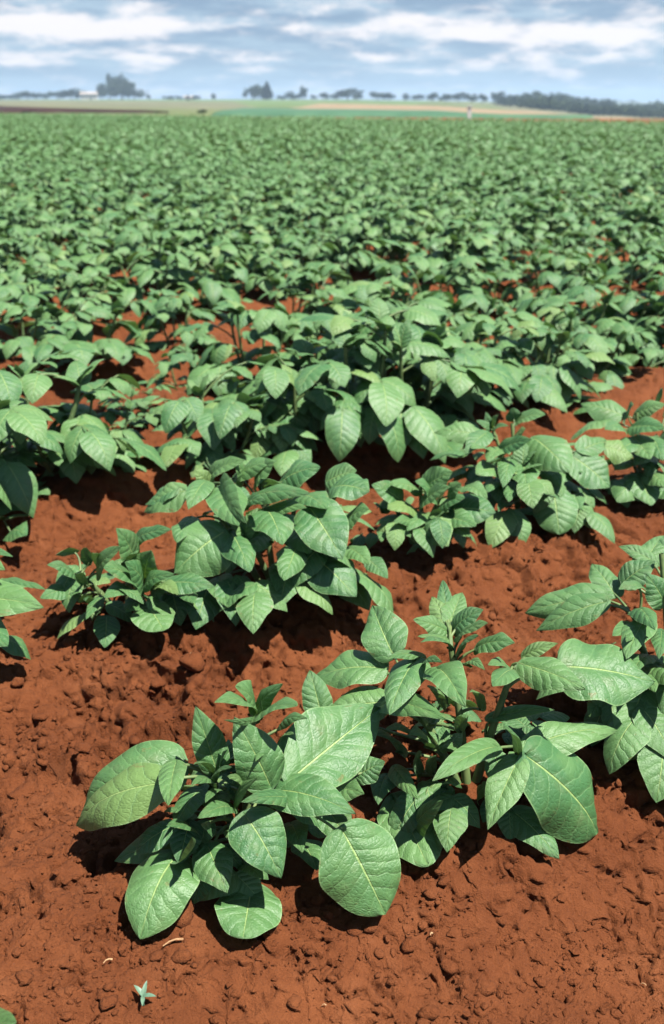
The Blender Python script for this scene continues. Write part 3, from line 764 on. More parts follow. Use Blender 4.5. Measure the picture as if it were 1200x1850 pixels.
custom_plant('big bushy potato plant in the middle of the second row over a deep black hollow', (500, 1072), zmap(0, 600, 2.0, [
    (672, 572, 522, 652, 82), (645, 562, 525, 625, 60, dict(n=(.3, .5, -.5))), (760, 522, 885, 465, 62, dict(dt=.08, db=.05)), (742, 540, 680, 642, 82), (842, 530, 1002, 466, 64, dict(dt=.08, db=.06)),
    (792, 560, 862, 702, 132), (800, 540, 892, 692, 96, dict(n=(.4, .1, -.9), db=-.01, dt=-.01)), (812, 720, 630, 872, 190, dict(n=(.7, .45, 0), db=-.05, arch=.1)), (832, 722, 902, 868, 112, dict(db=-.03)),
    (922, 545, 992, 470, 102, dict(dt=.07, db=.05)), (1012, 545, 1158, 488, 112, dict(dt=.05, db=.03)), (902, 602, 1122, 582, 72), (890, 642, 962, 608, 64),
    (952, 645, 1112, 636, 66), (962, 642, 1022, 770, 142, dict(db=-.03)), (1118, 632, 1238, 822, 172, dict(n=(.7, .45, 0), db=-.04)), (1072, 775, 1026, 898, 98, dict(db=-.04)),
    (1125, 805, 1288, 958, 158, dict(n=(.7, .5, 0), db=-.03)), (790, 888, 822, 994, 92), (868, 888, 892, 988, 72), (962, 928, 942, 974, 46), (690, 668, 640, 762, 84),
    (1205, 560, 1335, 578, 150, dict(n=(.6, .6, 0))), (1240, 690, 1335, 640, 102), (1260, 778, 1335, 842, 74), (1330, 820, 1402, 892, 58), (1180, 540, 1290, 500, 90, dict(dt=.06, db=.05)),
    (880, 540, 850, 470, 70, dict(dt=.08, db=.06)), (760, 560, 700, 500, 60, dict(dt=.06, db=.05)), (1080, 600, 1180, 640, 110, dict(db=.04, dt=.03)), (950, 720, 880, 800, 110, dict(db=.05, dt=.05)),
    (1060, 690, 1120, 800, 120, dict(db=.05, dt=.05)), (720, 700, 690, 800, 90, dict(db=.05, dt=.04)), (1020, 850, 1000, 940, 80, dict(db=.05, dt=.04)), (1180, 700, 1220, 800, 100, dict(db=.05, dt=.05)),
    (870, 600, 800, 640, 80, dict(db=.04, dt=.03)), (1000, 590, 960, 530, 80, dict(db=.06, dt=.07))]),
    7, R=0.25, stems=((370, 890), (470, 860), (540, 870), (610, 890), (430, 940)), group=NEAR, hires=False, fill=0.98)
custom_plant('low potato plant between the bushy one and the upright one in the second row', (755, 985), zmap(600, 600, 2.0, [
    (332, 562, 436, 504, 92, dict(dt=.06, db=.03)), (312, 572, 206, 548, 62, dict(dt=.04, db=.03)), (322, 620, 432, 560, 74), (252, 612, 142, 552, 84, dict(dt=.03)), (322, 668, 420, 776, 142, dict(n=(.65, .55, 0))),
    (400, 668, 522, 702, 78), (430, 640, 592, 652, 116, dict(n=(.55, .65, 0))), (420, 602, 468, 548, 64, dict(dt=.04)), (302, 690, 222, 686, 44), (202, 702, 178, 758, 54), (480, 560, 562, 602, 62),
    (300, 640, 200, 640, 90, dict(db=.03, dt=.02)), (370, 610, 300, 540, 80, dict(db=.05, dt=.05)), (350, 660, 270, 720, 80, dict(db=.04, dt=.03)), (420, 690, 500, 740, 70, dict(db=.02, dt=.01)), (380, 640, 480, 600, 80, dict(db=.03, dt=.03))]),
    8, R=0.20, stems=((760, 880), (800, 890), (700, 895)), group=NEAR, hires=False)
custom_plant('upright potato plant with a star of narrow young leaves in the second row', (948, 935), zmap(600, 600, 2.0, [
    (542, 378, 368, 364, 66), (562, 362, 480, 442, 72), (570, 350, 556, 288, 28, dict(dt=.05, db=.04)), (578, 345, 602, 298, 26, dict(dt=.05, db=.04)), (575, 352, 520, 320, 26, dict(dt=.04, db=.03)), (580, 355, 640, 340, 28, dict(dt=.02, db=.03)),
    (660, 322, 652, 274, 52, dict(dt=.07, db=.05)), (662, 330, 772, 298, 48, dict(dt=.05, db=.05)), (602, 430, 722, 388, 64), (728, 382, 858, 508, 138, dict(n=(.65, .5, 0), fold=-.1)), (692, 478, 702, 572, 96), (612, 502, 518, 512, 92),
    (642, 458, 618, 562, 64), (652, 540, 638, 614, 62), (800, 565, 822, 732, 142, dict(n=(.7, .5, 0), e=.65, db=-.03)), (892, 630, 962, 712, 62), (872, 450, 1005, 562, 112), (892, 430, 1002, 398, 72, dict(dt=.04)), (990, 412, 1088, 452, 72),
    (620, 420, 560, 470, 70, dict(db=.02, dt=.02)), (780, 560, 720, 600, 90, dict(db=.03, dt=.03)), (650, 400, 700, 350, 60, dict(dt=.05, db=.04)), (760, 470, 830, 560, 90, dict(db=.05, dt=.04)), (600, 540, 560, 580, 60, dict(db=.02)),
    (560, 420, 500, 420, 50), (640, 620, 600, 650, 50, dict(db=.02, dt=.01)), (840, 600, 900, 640, 90, dict(db=.03, dt=.03))]),
    9, R=0.20, stems=((890, 775), (925, 765), (960, 800), (1010, 830)), group=NEAR, hires=False, fill=0.98)
custom_plant('potato plant ending the second row, a glossy curled blade low down', (1165, 890), zmap(600, 600, 2.0, [
    (1052, 302, 898, 258, 76, dict(dt=.05, db=.03)), (992, 318, 862, 392, 54, dict(n=(.2, .4, -.8), db=.04, dt=.02)), (1052, 350, 984, 352, 64), (1062, 312, 1088, 264, 62, dict(dt=.06, db=.05)), (1092, 300, 1205, 262, 56, dict(dt=.06, db=.05)),
    (1082, 342, 1205, 352, 74), (1152, 380, 1195, 465, 90), (1102, 520, 1028, 614, 112, dict(fold=-.3)), (1102, 512, 1152, 628, 112, dict(n=(.5, .5, .3))), (1140, 502, 1205, 562, 80), (1090, 380, 1150, 460, 90),
    (1100, 400, 1030, 440, 80), (1200, 300, 1300, 260, 80, dict(dt=.05, db=.05)), (1200, 400, 1300, 450, 110), (1180, 520, 1260, 610, 110), (1200, 360, 1290, 360, 90, dict(db=.03, dt=.03)), (1080, 460, 1020, 500, 80, dict(db=.04, dt=.04)),
    (1170, 250, 1195, 205, 40, dict(dt=.07, db=.07)), (1150, 440, 1090, 480, 80, dict(db=.05, dt=.05))]),
    10, R=0.20, stems=((1150, 745), (1200, 780), (1140, 830)), group=NEAR, hires=False)

# ------------------------------------------------------------------ the field behind
rp = random.Random(11)
GAPS = [(8, 580, 40, 26), (275, 606, 40, 40), (210, 672, 80, 14), (690, 522, 50, 22), (1110, 528, 36, 16), (905, 520, 22, 10), (440, 606, 22, 10), (1190, 560, 20, 12),
        (75, 425, 16, 6), (1165, 625, 30, 18), (300, 770, 34, 30)]

def project(x, y, z):
    d = np.array([x, y, z - CAM_H]); zc = d[1] * CP - d[2] * SP
    return 600 + FPX * d[0] / zc, 925 + FPX * (-d[1] * SP - d[2] * CP) / zc, zc

def edge_y(x):
    """far edge of the crop: nearer on the right"""
    return np.clip(49 - 0.80 * x, 34, 70)

spots = []
row_names = {2: 'third', 3: 'fourth', 4: 'fifth', 5: 'sixth', 6: 'seventh', 7: 'eighth', 8: 'ninth', 9: 'tenth', 10: 'eleventh', 11: 'twelfth', 12: 'thirteenth', 13: 'fourteenth', 14: 'fifteenth', 15: 'sixteenth', 16: 'seventeenth', 17: 'eighteenth'}
third = [(-60, 905, 1.25, 0), (34, 876, 1.42, 4), (112, 858, .95, 7), (195, 838, .66, 2), (405, 826, .88, 5), (455, 806, 1.1, 8), (545, 795, 1.12, 1), (640, 785, 1.25, 3), (735, 770, 1.3, 6), (812, 735, 1.05, 0), (890, 715, 1.05, 2),
         (965, 705, 1.1, 4), (1055, 672, .95, 7), (1130, 655, .9, 5), (1215, 622, 1.0, 3), (1290, 630, 1.0, 1)]
third_labels = ['potato plant just off the left edge of the third row', 'broad bushy potato plant at the left edge casting a long black shadow', 'potato plant right of the broad left-edge one in the third row',
                'small potato plant closing the left group of the third row', 'potato plant at the left end of the central clump, a bare furrow to its left', 'second plant from the left in the central clump of the third row',
                'potato plant left of the middle of the central clump with long drooping blades', 'tallest potato plant in the middle of the central clump', 'potato plant whose pointed blade hangs over its black shadow on the soil',
                'potato plant right of the pointed hanging blade in the third row', 'potato plant above the star of narrow young leaves', 'potato plant in the third row with a pale oval blade hanging down',
                'potato plant at the right end of the third row before the bare soil', 'low potato plant by the bare soil on the right of the third row', 'potato plant at the right edge, behind the bare red strip', 'potato plant past the right edge of the third row']
for (px, py, sc, k), lab in zip(third, third_labels):
    x, y, _ = unproject(px, py)
    place_plant(k, x, y, rp.uniform(0, 6.28), sc * 1.13, lab, 'potato plants in the third row')
small = [(238, 745, .60, 4, 'small potato plant alone on bare soil left of the central clump'), (330, 690, .72, 1, 'low potato plant behind the small lone one')]
for px, py, sc, k, lab in small:
    x, y, _ = unproject(px, py); place_plant(k, x, y, rp.uniform(0, 6.28), sc, lab, 'potato plants in the fourth row')

cand = []
for ri in range(3, len(ROWS0) - 2):
    y0 = ROWS0[ri + 2]
    step = 0.235 if ri < 6 else (0.185 if ri < 22 else 0.20)
    jit = 0.06 if ri < 5 else 0.15
    x = -75.0
    n = int(150 / step)
    xs = -75 + np.arange(n) * step * math.cos(math.atan(ROW_T)) + rp.uniform(0, .2)
    for xq in xs:
        yq = y0 + ROW_T * xq
        if yq < 2.6: continue
        if abs(xq) > 0.40 * yq + 0.7: continue
        if yq > edge_y(xq): continue
        xx = xq + rp.uniform(-.06, .06); yy = yq + rp.uniform(-jit, jit)
        px, py, zc = project(xx, yy, 0.0)
        if ri == 3 and px < 430: continue
        if any(((px - gx) / gw) ** 2 + ((py - gy - 8) / (gh + 8)) ** 2 < 1 for gx, gy, gw, gh in GAPS): continue
        if rp.random() < 0.03: continue
        cand.append((zc, xx, yy, ri, px))
cand.sort()
N_IND = 270
ORD = 'first second third fourth fifth sixth seventh eighth ninth tenth eleventh twelfth thirteenth fourteenth fifteenth sixteenth seventeenth eighteenth nineteenth twentieth'.split()
ORD += ['twenty-' + q for q in ORD[:9]] + ['thirtieth'] + ['thirty-' + q for q in ORD[:9]] + ['fortieth'] + ['forty-' + q for q in ORD[:9]]
seen_in_row = {}
for zc, xx, yy, ri, px in sorted(cand[:N_IND], key=lambda q: (q[3], q[4])):
    nm = row_names.get(ri, 'eighteenth')
    if px < -20: lab = 'leafy potato plant past the left edge in the %s row back' % nm
    elif px > 1220: lab = 'leafy potato plant past the right edge in the %s row back' % nm
    else:
        k = seen_in_row[ri] = seen_in_row.get(ri, -1) + 1
        lab = 'leafy potato plant, %s from the left in the %s row back from the camera' % (ORD[k], nm)
    py = project(xx, yy, 0.0)[1]
    shrink = 0.82 if any(((px - gx) / (gw * 1.25)) ** 2 + ((py - gy - 38) / (gh + 16)) ** 2 < 1 for gx, gy, gw, gh in GAPS) else 1.0
    place_plant(rp.randrange(9), xx, yy, rp.uniform(0, 6.28), shrink * rp.uniform(0.98, 1.28), lab, 'potato plants in the %s row' % nm)

def build_mass(rest):
    """all the plants beyond: too many and too far to tell apart"""
    lows = [[(np.array(M), b) for M, b, ln in lv] for lv, _ in PROTO]
    near_geo, far_geo = [], []
    tmpl = []
    for lv in lows:
        Vs, Us, Fs, off = [], [], [], 0
        for M, b in lv:
            v, f, uv = BLADES_LOW[b]
            S = M.copy(); S[:3, :3] *= 0.86
            Vs.append(v @ S[:3, :3].T + S[:3, 3]); Us.append(uv); Fs.append(f + off); off += len(v)
        tmpl.append((np.vstack(Vs), np.vstack(Us), np.vstack(Fs)))
    def coarse(nu):
        out = []
        for lv in lows:
            Vs, Us, Fs, off = [], [], [], 0
            for M, b in lv[::2]:
                S = M.copy(); S[:3, :3] *= 1.06
                v, f, uv = leaf_local(nu, 2, 0.72, np.random.RandomState(b), relief=0, arch=.12)
                Vs.append(v @ S[:3, :3].T + S[:3, 3]); Us.append(uv); Fs.append(f + off); off += len(v)
            out.append((np.vstack(Vs), np.vstack(Us), np.vstack(Fs)))
        return out
    tm2, tm3 = coarse(4), coarse(3)
    Vs, Us, Fs, off = [], [], [], 0
    rr = np.random.RandomState(5)
    for zc, xx, yy, ri, px in rest:
        v, uv, f = (tmpl if zc < 14 else tm2 if zc < 22 else tm3)[rr.randint(9)]
        a = rr.uniform(0, 6.28); sc = rr.uniform(1.0, 1.3)
        c, s = math.cos(a) * sc, math.sin(a) * sc
        w = np.stack([v[:, 0] * c - v[:, 1] * s + xx, v[:, 0] * s + v[:, 1] * c + yy, v[:, 2] * sc + float(far_z(np.array(xx), np.array(yy)))], 1)
        Vs.append(w); Us.append(uv); Fs.append(f + off); off += len(v)
    o = link('potato_crop', mesh_np('potato_crop', np.vstack(Vs), np.vstack(Fs), M_LEAF, np.vstack(Us)))
    o['kind'] = 'stuff'; o['label'] = 'dense green potato crop running back to the far edge of the field'
    pass
build_mass(cand[N_IND:])

# ------------------------------------------------------------------ clods, crumbs, straw, seedling
def ico(sub):
    import bmesh
    bm = bmesh.new(); bmesh.ops.create_icosphere(bm, subdivisions=sub, radius=1)
    bm.verts.ensure_lookup_table()
    v = np.array([q.co[:] for q in bm.verts]); f = np.array([[w.index for w in q.verts] for q in bm.faces]); bm.free()
    return v, f
ICO1, ICO2, ICO3 = ico(1), ico(2), ico(3)

def lump(base, seed, amp=0.35):
    v, f = base; r = np.random.RandomState(seed)
    n = np.ones(len(v))
    for k in range(16):
        d = r.normal(size=3); d /= np.linalg.norm(d); c = r.uniform(0.52, 0.98)
        p = v @ d; n = np.minimum(n, np.where(p > 0.05, c / np.maximum(p, 0.05), 9))     # broken faces
    n = n - 1
    for fr, am in ((2.1, .20), (4.3, .14), (8.5, .10), (15., .06)):
        a, b, c = r.uniform(0, 6.28, 3)
        n = n + amp * am * (np.sin(v[:, 0] * fr + a) * np.cos(v[:, 1] * fr * 1.2 + b) + np.sin(v[:, 2] * fr * 1.1 + c) * np.cos(v[:, 0] * fr * .7 - b))
    return v * (1 + n)[:, None] * np.array([1, r.uniform(.65, 1), r.uniform(.5, .75)]), f
CLODS = [mesh_np('clod', *lump(ICO3, s), M_CLOD) for s in range(7)]
rc = np.random.RandomState(21)

def clod(x, y, size, label, group, sink=0.25):
    o = link('soil_clod', CLODS[rc.randint(7)], None, (x, y, float(ground_z(np.array(x), np.array(y))) + size * (0.45 - sink)))
    o.scale = (size, size * rc.uniform(.8, 1.1), size * rc.uniform(.8, 1.05)); o.rotation_euler = (rc.uniform(-.4, .4), rc.uniform(-.4, .4), rc.uniform(0, 6.28))
    tag(o, label, 'soil clod', group)
    return o
for px, py, s, lab in ((722, 985, .030, 'knobbly red clod in front of the low plant of the second row'), (548, 1078, .028, 'crumbly red clod below the big bushy plant of the second row'),
                       (1185, 1355, .036, 'large red clod at the right edge under a hanging blade'), (350, 1190, .024, 'rounded red clod on the ridge below the small two-sprig plant'),
                       (330, 1640, .022, 'upright red clod between two hanging blades of the front plant'), (1060, 905, .026, 'red clod on the ridge under the glossy curled blade'),
                       (672, 1060, .026, 'red clod beside a dark slot, right of the bushy plant')):
    x, y, _ = unproject(px, py); clod(x, y, s, lab, 'single clods of red soil', 0.2)
for i in range(110):
    px, py = rc.uniform(-60, 1260), rc.uniform(880, 1850)
    x, y, _ = unproject(px, py, -0.04)
    ph = float(row_phase(np.array(x), np.array(y)))
    if abs(ph - round(ph)) < 0.12 or rc.rand() > (0.9 if 0.3 < ph < 0.95 else 0.45): continue
    clod(x, y, rc.uniform(.006, .016) * (1.2 if ph > 0.4 else .6), 'loose lump of red soil lying between the rows of plants', 'loose lumps of red soil', 0.42)

def crumbs():
    bases = [lump(ICO1, s + 30, .5) for s in range(8)]
    Vs, Fs, off = [], [], 0
    N = 17000
    X = np.empty(N); Y = np.empty(N)
    py = rc.uniform(820, 1900, N); px = rc.uniform(-120, 1320, N)
    for i in range(N):
        X[i], Y[i], _ = unproject(px[i], py[i], -0.05)
    cl = fbm(X * 5, Y * 5, 77, 3)
    keep = rc.rand(N) < np.clip(0.45 + cl * 1.2, 0.08, 1)
    X, Y = X[keep], Y[keep]; Z = ground_z(X, Y)
    S = 0.0010 * np.exp(rc.gamma(1.5, .42, len(X))); S = np.clip(S, 0.0012, 0.0095)
    for i in range(len(X)):
        v, f = bases[rc.randint(8)]; a = rc.uniform(0, 6.28); c, s = math.cos(a), math.sin(a)
        w = np.stack([v[:, 0] * c - v[:, 1] * s, v[:, 0] * s + v[:, 1] * c, v[:, 2]], 1) * S[i] + np.array([X[i], Y[i], Z[i] + S[i] * .25])
        Vs.append(w); Fs.append(f + off); off += len(v)
    o = link('soil_crumbs', mesh_np('soil_crumbs', np.vstack(Vs), np.vstack(Fs), M_CLOD, smooth=False)); o['kind'] = 'stuff'
    o['label'] = 'fine crumbs of red soil scattered over the ridges'
crumbs()

def lumps():
    """broken tilth too plentiful to pick apart, half sunk in the ridge flanks"""
    bases = [lump(ICO2, s + 60, .6) for s in range(8)]; small_ = [lump(ICO1, s + 90, .5) for s in range(8)]
    Vs, Fs, off = [], [], 0
    N = 11000
    py = rc.uniform(860, 1880, N); px = rc.uniform(-120, 1320, N)
    X = np.empty(N); Y = np.empty(N)
    for i in range(N): X[i], Y[i], _ = unproject(px[i], py[i], -0.05)
    ph = row_phase(X, Y); fl = np.exp(-((ph - 0.72) / 0.25) ** 2) + .55 * np.exp(-((ph - 0.25) / 0.3) ** 2) + .12
    cl = fbm(X * 4 + 9, Y * 4, 78, 3)
    keep = rc.rand(N) < np.clip(cl * 1.5 + .2, 0.03, 1) * np.clip(fl, 0, 1)
    X, Y = X[keep], Y[keep]; Z = ground_z(X, Y)
    S = np.clip(0.0034 * np.exp(rc.gamma(1.4, .40, len(X))), 0.003, 0.015)
    for i in range(len(X)):
        v, f = (bases if S[i] > .0062 else small_)[rc.randint(8)]; a = rc.uniform(0, 6.28); c, s = math.cos(a), math.sin(a)
        w = np.stack([v[:, 0] * c - v[:, 1] * s, v[:, 0] * s + v[:, 1] * c, v[:, 2] * .8], 1) * S[i] + np.array([X[i], Y[i], Z[i] + S[i] * .16])
        Vs.append(w); Fs.append(f + off); off += len(v)
    print('lumps', len(X))
    o = link('broken_tilth', mesh_np('broken_tilth', np.vstack(Vs), np.vstack(Fs), M_CLOD)); o['kind'] = 'stuff'
    o['label'] = 'broken red lumps of soil half sunk in the flanks of the ridges'
lumps()

def straw(px, py, L, w, ang, label):
    x, y, _ = unproject(px, py, -0.01); z = float(ground_z(np.array(x), np.array(y)))
    pts = [(-L / 2, 0, .002), (-L * .15, L * .05, .005), (L * .2, L * .02, .005), (L / 2, -L * .06, .002)]
    v, f = tube(pts, w * .5, w, 6); v[:, 2] = v[:, 2] * .6 + .002
    o = link('straw_scrap', mesh_np('straw_scrap', v, f, M_STRAW), None, (x, y, z + .002)); o.rotation_euler = (0, 0, ang)
    tag(o, label, 'straw', 'dry straw scraps on the soil')
straw(313, 1709, .024, .0017, .5, 'pale dry straw scrap lying below the front plant')
straw(196, 1749, .010, .0014, .6, 'small curled tan straw scrap left of the seedling')
straw(1178, 1681, .006, .0010, -.3, 'tiny whitish straw scrap on the soil near the right edge')
straw(585, 1780, .005, .0008, .3, 'tiny straw speck in the bare front soil')
straw(345, 1180, .008, .0007, 1.2, 'thin straw sliver on the cloddy ridge flank')
straw(780, 1671, .004, .0013, .9, 'small pale chip on the soil below the largest hanging blade')

def seedling(px, py):
    x, y, _ = unproject(px, py, -0.01); z = float(ground_z(np.array(x), np.array(y)))
    e = empty('weed_seedling', (x, y, z)); tag(e, 'tiny grey-green four-leaved seedling on bare red soil in front', 'seedling')
    v, f = tube([(0, 0, -.004), (0, 0, .006), (0.0005, 0, .011)], .0008, .0006, 5); link('stem', mesh_np('stem', v, f, M_SEED), e)
    r = np.random.RandomState(4)
    for a, L, el in ((-.15, .020, .1), (-1.45, .017, -.05), (1.35, .020, .6), (2.5, .020, .45)):
        v, f, uv = leaf_local(9, 5, .36, r, relief=0, fold=.3, curl=.1, tipd=.1)
        d = np.array([math.cos(a) * math.cos(el), math.sin(a) * math.cos(el), math.sin(el)]) * L * .78
        o = link('leaf', mesh_np('leaf', v, f, M_SEED, uv), e); o.matrix_local = leaf_frame((0, 0, .010), d, (0, 0, 1) if abs(el) < 1.2 else (1, 0, 0))
seedling(259, 1803)

# ------------------------------------------------------------------ far trees, farm buildings, post, bush
def at(px, D):
    """point on the land seen at picture column px, D metres out"""
    s = (px - 600) / FPX / (CP + 0.412 * SP)
    x = s * D
    return x, D, float(far_z(np.array(x), np.array(D)))

def crown_mesh(kind, seed, n=420):
    """unit crown: height 1 from the ground, width about 1; leaf clumps through the volume"""
    r = np.random.RandomState(seed); cen, siz = [], []
    if kind == 'conifer':
        for i in range(n):
            h = r.uniform(.12, 1); a = r.uniform(0, 6.28); q = (1 - h) ** .8 * .28 * r.uniform(.3, 1.15) + .015
            cen.append((q * math.cos(a), q * math.sin(a), h)); siz.append(.05 * (1.3 - h) + .012)
    else:
        lob = [(r.uniform(-.3, .3), r.uniform(-.3, .3), r.uniform(.45, .82), r.uniform(.16, .30)) for _ in range(8)]
        lob += [(r.uniform(-.38, .38), r.uniform(-.38, .38), r.uniform(.28, .5), r.uniform(.12, .2)) for _ in range(5)]
        for i in range(n):
            lx, ly, lz, lr = lob[r.randint(len(lob))]
            d = r.normal(size=3); d /= np.linalg.norm(d); q = lr * r.uniform(.35, 1.08)
            cen.append((lx + d[0] * q, ly + d[1] * q, max(.12, lz + d[2] * q * .85))); siz.append(r.uniform(.025, .06))
    V, F = [], []
    for c, s in zip(cen, siz):
        for k in range(2):
            a, b = r.normal(size=3), r.normal(size=3); a /= np.linalg.norm(a); b -= a * np.dot(a, b); b /= np.linalg.norm(b)
            o = len(V); c = np.array(c)
            V += [c - a * s - b * s * .6, c + a * s - b * s * .7, c + a * s * .8 + b * s, c - a * s * .9 + b * s * .8]; F.append((o, o + 1, o + 2, o + 3))
    return np.array(V), np.array(F)

def trunk_mesh(kind, seed):
    r = np.random.RandomState(seed)
    p = [tube([(0, 0, -.05), (.01, 0, .2), (.0, .01, .45 if kind != 'conifer' else .95)], .03, .012 if kind != 'conifer' else .004, 6)]
    if kind != 'conifer':
        for k in range(5):
            a = r.uniform(0, 6.28); p.append(tube([(0, 0, .22 + .05 * k), (.12 * math.cos(a), .12 * math.sin(a), .42 + .04 * k), (.27 * math.cos(a), .27 * math.sin(a), .55 + .05 * k)], .014, .004, 5))
    return join(p)
CROWNS = [mesh_np('crown', *crown_mesh('broad', 40 + k), M_CROWN, smooth=False) for k in range(5)]
PINES = [mesh_np('crown', *crown_mesh('conifer', 60 + k, 520), M_PINE, smooth=False) for k in range(2)]
TRUNKS = [mesh_np('trunk', *trunk_mesh('broad', 50 + k), M_TRUNK) for k in range(3)]
PTRUNK = mesh_np('trunk', *trunk_mesh('conifer', 58), M_TRUNK)
rt = np.random.RandomState(9)

def tree(px, top, wpx, kind, label, group, D=560, sink=0.0, name=None):
    x, y, z = at(px, D)
    zt = CAM_H + D * (182.6 - top) * 0.000475
    H = max(2.0, zt - z); W = wpx * D * 1.12 / FPX
    e = empty(name or ('conifer_tree' if kind == 'conifer' else 'broadleaf_tree'), (x, y, z), rt.uniform(0, 6.28)); tag(e, label, 'tree', group)
    if kind == 'conifer': c, t, wf = PINES[rt.randint(2)], PTRUNK, .56
    else: c, t, wf = CROWNS[rt.randint(5)], TRUNKS[rt.randint(3)], .95
    for nm, me in (('crown', c), ('trunk', t)):
        o = link(nm, me, e); o.scale = (W / wf, W / wf, H)
G1 = 'trees along the left of the horizon'; G2 = 'trees along the middle of the horizon'
for px, top, w, kind, lab in (
    (8, 171, 26, 'b', 'low tree at the far left end of the horizon'), (28, 170, 24, 'b', 'low tree beside the far left end of the horizon'), (50, 163, 36, 'b', 'rounded tree at the left end of the farmyard trees'), (80, 166, 20, 'b', 'small round tree second from the left in the farmyard line'),
    (105, 161, 30, 'b', 'rounded tree third from the left in the farmyard line'), (130, 160, 34, 'b', 'wide tree behind the white farmhouse, left side'), (150, 162, 24, 'b', 'tree just behind the white farmhouse roof'),
    (184, 161, 22, 'b', 'low tree between the white farmhouse and the tall clump'), (204, 132, 20, 'b', 'tallest dark tree, left top of the tall clump'), (219, 135, 20, 'b', 'second tallest dark tree, middle top of the tall clump'), (234, 144, 24, 'b', 'dark tree forming the right top of the tall clump'),
    (198, 147, 34, 'b', 'broad dark tree at the left foot of the tall clump'), (222, 150, 44, 'b', 'broad dark tree filling the tall clump'), (243, 158, 34, 'b', 'lower tree on the right shoulder of the tall clump'), (268, 168, 9, 'b', 'tiny lone tree right of the tall clump')):
    tree(px, top, w, 'conifer' if kind == 'c' else 'broad', lab, G1, D=540 + rt.uniform(-25, 25))
for px, top, w, kind, lab in (
    (305, 176, 22, 'b', 'very low bush-like tree on the bare skyline'), (323, 173, 13, 'b', 'small low tree on the bare skyline'), (352, 174, 24, 'b', 'low flat tree above the pinkish shed'), (386, 168, 9, 'b', 'lone small tree between the two dark clumps'),
    (456, 156, 28, 'b', 'broad half of the dark pair near the middle'), (468, 152, 26, 'b', 'inner tree of the dark pair near the middle'), (483, 147, 18, 'c', 'narrow pointed conifer of the dark pair near the middle'), (510, 171, 18, 'b', 'low tree right of the pointed conifer'), (524, 163, 14, 'b', 'small upright tree left of the lollipop tree'),
    (549, 156, 14, 'b', 'lollipop-shaped tree with a small round head'), (536, 168, 22, 'b', 'low tree under the lollipop tree'), (567, 170, 14, 'b', 'small tree right of the lollipop tree'), (585, 164, 17, 'b', 'rounded small tree left of the domed tree'), (606, 169, 16, 'b', 'low tree on the left edge of the domed tree'),
    (628, 159, 44, 'b', 'wide domed tree in the middle of the horizon'), (648, 168, 18, 'b', 'low tree on the right edge of the domed tree'), (682, 165, 34, 'b', 'flat-topped tree right of the domed tree'), (703, 166, 26, 'b', 'right half of the flat-topped pair'), (733, 168, 13, 'b', 'small round tree between two wider ones'),
    (757, 170, 24, 'b', 'low wide tree right of the small round one'), (783, 164, 22, 'b', 'peaked tree at the left of the long hedge-like line'), (806, 168, 26, 'b', 'tree second in the long hedge-like line'), (830, 166, 26, 'b', 'tree third in the long hedge-like line'), (852, 167, 20, 'b', 'tree fourth in the long hedge-like line'),
    (872, 167, 18, 'b', 'tree at the right end of the long hedge-like line'), (899, 160, 22, 'b', 'pale lone tree just left of the dark wood')):
    tree(px, top, w, 'conifer' if kind == 'c' else 'broad', lab, G2, D=(520 if px < 760 else 470) + rt.uniform(-25, 25))

def woodland():
    Vs, Fs, off = [], [], 0
    tp = np.array([[905, 172], [930, 166], [950, 161], [975, 159], [1000, 165], [1018, 164], [1045, 171], [1070, 172], [1100, 175], [1128, 173], [1150, 178], [1200, 178], [1260, 180], [1330, 180]])
    src = [crown_mesh('broad', 80 + k, 150) for k in range(6)]
    for i in range(230):
        px = 905 + 400 * rt.rand(); D = rt.uniform(300, 450)
        if px < 940: D = rt.uniform(380, 450)
        x, y, z = at(px, D); edge = np.interp(px, tp[:, 0], tp[:, 1])
        back = (D - 300) / 150
        top = edge + (1 - back) * (22 + 12 * (px > 1050)) * rt.uniform(.5, 1.1) + rt.uniform(0, 5)
        H = max(3.0, CAM_H + D * (182.6 - top) * 0.000475 - z); W = rt.uniform(6.0, 10.5)
        H = min(H, 14)
        v, f = src[rt.randint(6)]; a = rt.uniform(0, 6.28); c, s = math.cos(a), math.sin(a)
        w = np.stack([(v[:, 0] * c - v[:, 1] * s) * W + x, (v[:, 0] * s + v[:, 1] * c) * W + y, v[:, 2] * H * 1.05 + z - .3], 1)
        Vs.append(w); Fs.append(f + off); off += len(v)
        tv, tf = tube([(x, y, z - .5), (x, y, z + H * .5)], .22, .1, 4); Vs.append(tv); Fs.append(tf + off); off += len(tv)
    o = link('woodland', mesh_np('woodland', np.vstack(Vs), np.vstack(Fs), M_CROWN, smooth=False)); o['kind'] = 'stuff'; o['label'] = 'dark far-off wood sloping down along the right of the horizon'
woodland()

def box(x0, x1, y0, y1, z0, z1):
    v = np.array([(x, y, z) for x in (x0, x1) for y in (y0, y1) for z in (z0, z1)])
    return v, np.array([(0, 1, 3, 2), (4, 6, 7, 5), (0, 4, 5, 1), (2, 3, 7, 6), (0, 2, 6, 4), (1, 5, 7, 3)])

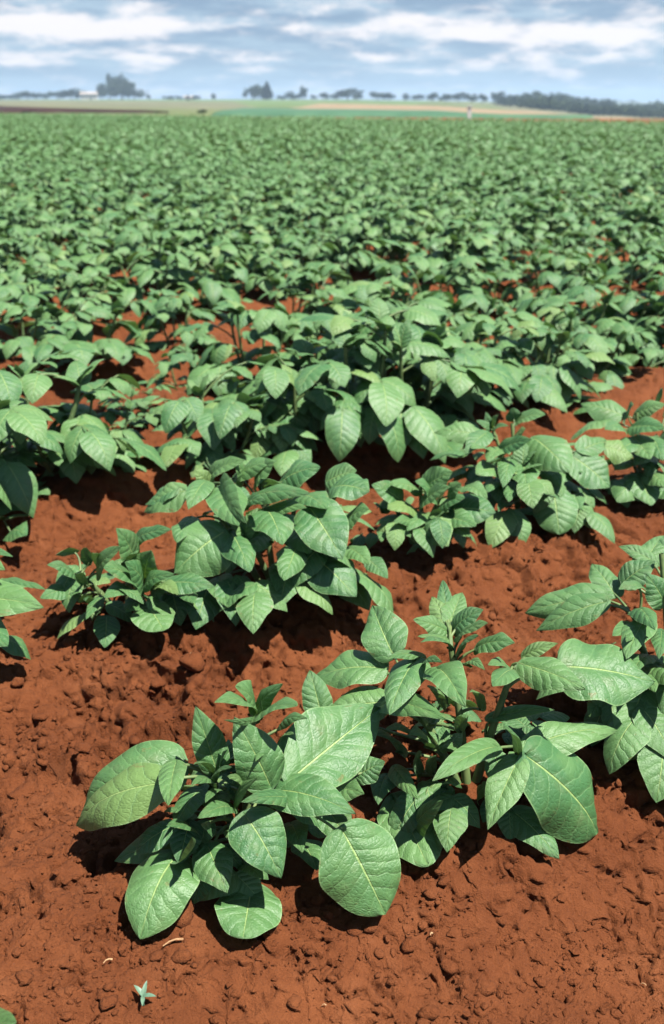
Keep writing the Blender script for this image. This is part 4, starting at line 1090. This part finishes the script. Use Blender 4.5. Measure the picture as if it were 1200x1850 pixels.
def farmhouse(px, D, W, dep, hw, hr, label, name, mat, rmat, nwin):
    x, y, z = at(px, D); e = empty(name, (x, y, z), 0.1); tag(e, label, 'house' if nwin > 1 else 'shed')
    v, f = box(-W / 2, W / 2, 0, dep, -.5, hw); link('wall', mesh_np('wall', v, f, mat, smooth=False), e)
    v = np.array([(-W / 2 - .3, -.3, hw + .01), (W / 2 + .3, -.3, hw + .01), (W / 2 + .3, dep / 2, hw + hr), (-W / 2 - .3, dep / 2, hw + hr), (W / 2 + .3, dep + .3, hw + .01), (-W / 2 - .3, dep + .3, hw + .01)])
    f = np.array([(0, 1, 2, 3), (3, 2, 4, 5), (0, 3, 5, 5), (1, 4, 2, 2)][:2])
    v2 = v - np.array([0, 0, .12]); V, F = join([(v, f), (v2, f[:, ::-1])])
    link('roof', mesh_np('roof', V, F, rmat, smooth=False), e)
    for k in range(nwin):
        wx = -W / 2 + W * (k + .5) / nwin; dr = (k == nwin // 2)
        v, f = box(wx - .45, wx + .45, -.06, .04, 0 if dr else 1.0, 2.0); link('door' if dr else 'window', mesh_np('opening', v, f, M_DARK, smooth=False), e)
farmhouse(161, 500, 7.5, 5, 2.5, 1.0, 'low white-walled farmhouse among the trees on the left horizon', 'farmhouse', M_WHITE, M_ROOFT, 4)
farmhouse(340, 430, 3.4, 3, 1.3, .5, 'small pale shed in the open below the bare skyline', 'field_shed', M_WHITE, M_ROOFT, 1)

def post(px, D):
    x, y, z = at(px, D); z = max(z, 0.0) if D < 60 else z
    e = empty('marker_post', (x, y, z)); tag(e, 'short white marker post at the far edge of the potato crop', 'post')
    v, f = box(-.07, .07, -.07, .07, -.1, .68); link('post_shaft', mesh_np('post_shaft', v, f, M_WHITE, smooth=False), e)
    v, f = box(-.10, .10, -.10, .10, .682, .73); link('cap', mesh_np('cap', v, f, M_WHITE, smooth=False), e)
post(849, 45)
x, y, z = at(366, 84)
e = empty('dark_bush', (x, y, z)); tag(e, 'low dark bush by itself at the far edge of the field', 'bush')
for nm, me in (('foliage', CROWNS[2]), ('stem', TRUNKS[1])):
    o = link(nm, me, e); o.scale = (1.0, .8, .42)

# ------------------------------------------------------------------ the air
def haze():
    m = bpy.data.materials.new('haze'); m.use_nodes = True
    t = NT(m.node_tree)
    v = t.n('ShaderNodeVolumePrincipled')
    v.inputs['Color'].default_value = (0.60, 0.80, 1.0, 1); v.inputs['Density'].default_value = 0.00055
    v.inputs['Anisotropy'].default_value = 0.2
    o = t.n('ShaderNodeOutputMaterial'); m.node_tree.links.new(v.outputs[0], o.inputs['Volume'])
    vv, f = box(-1700, 1700, -40, 2600, -60, 24)
    ob = link('haze', mesh_np('haze', vv, f, m, smooth=False)); ob['kind'] = 'stuff'
    ob.visible_shadow = True
HAZE = True
if HAZE: haze()
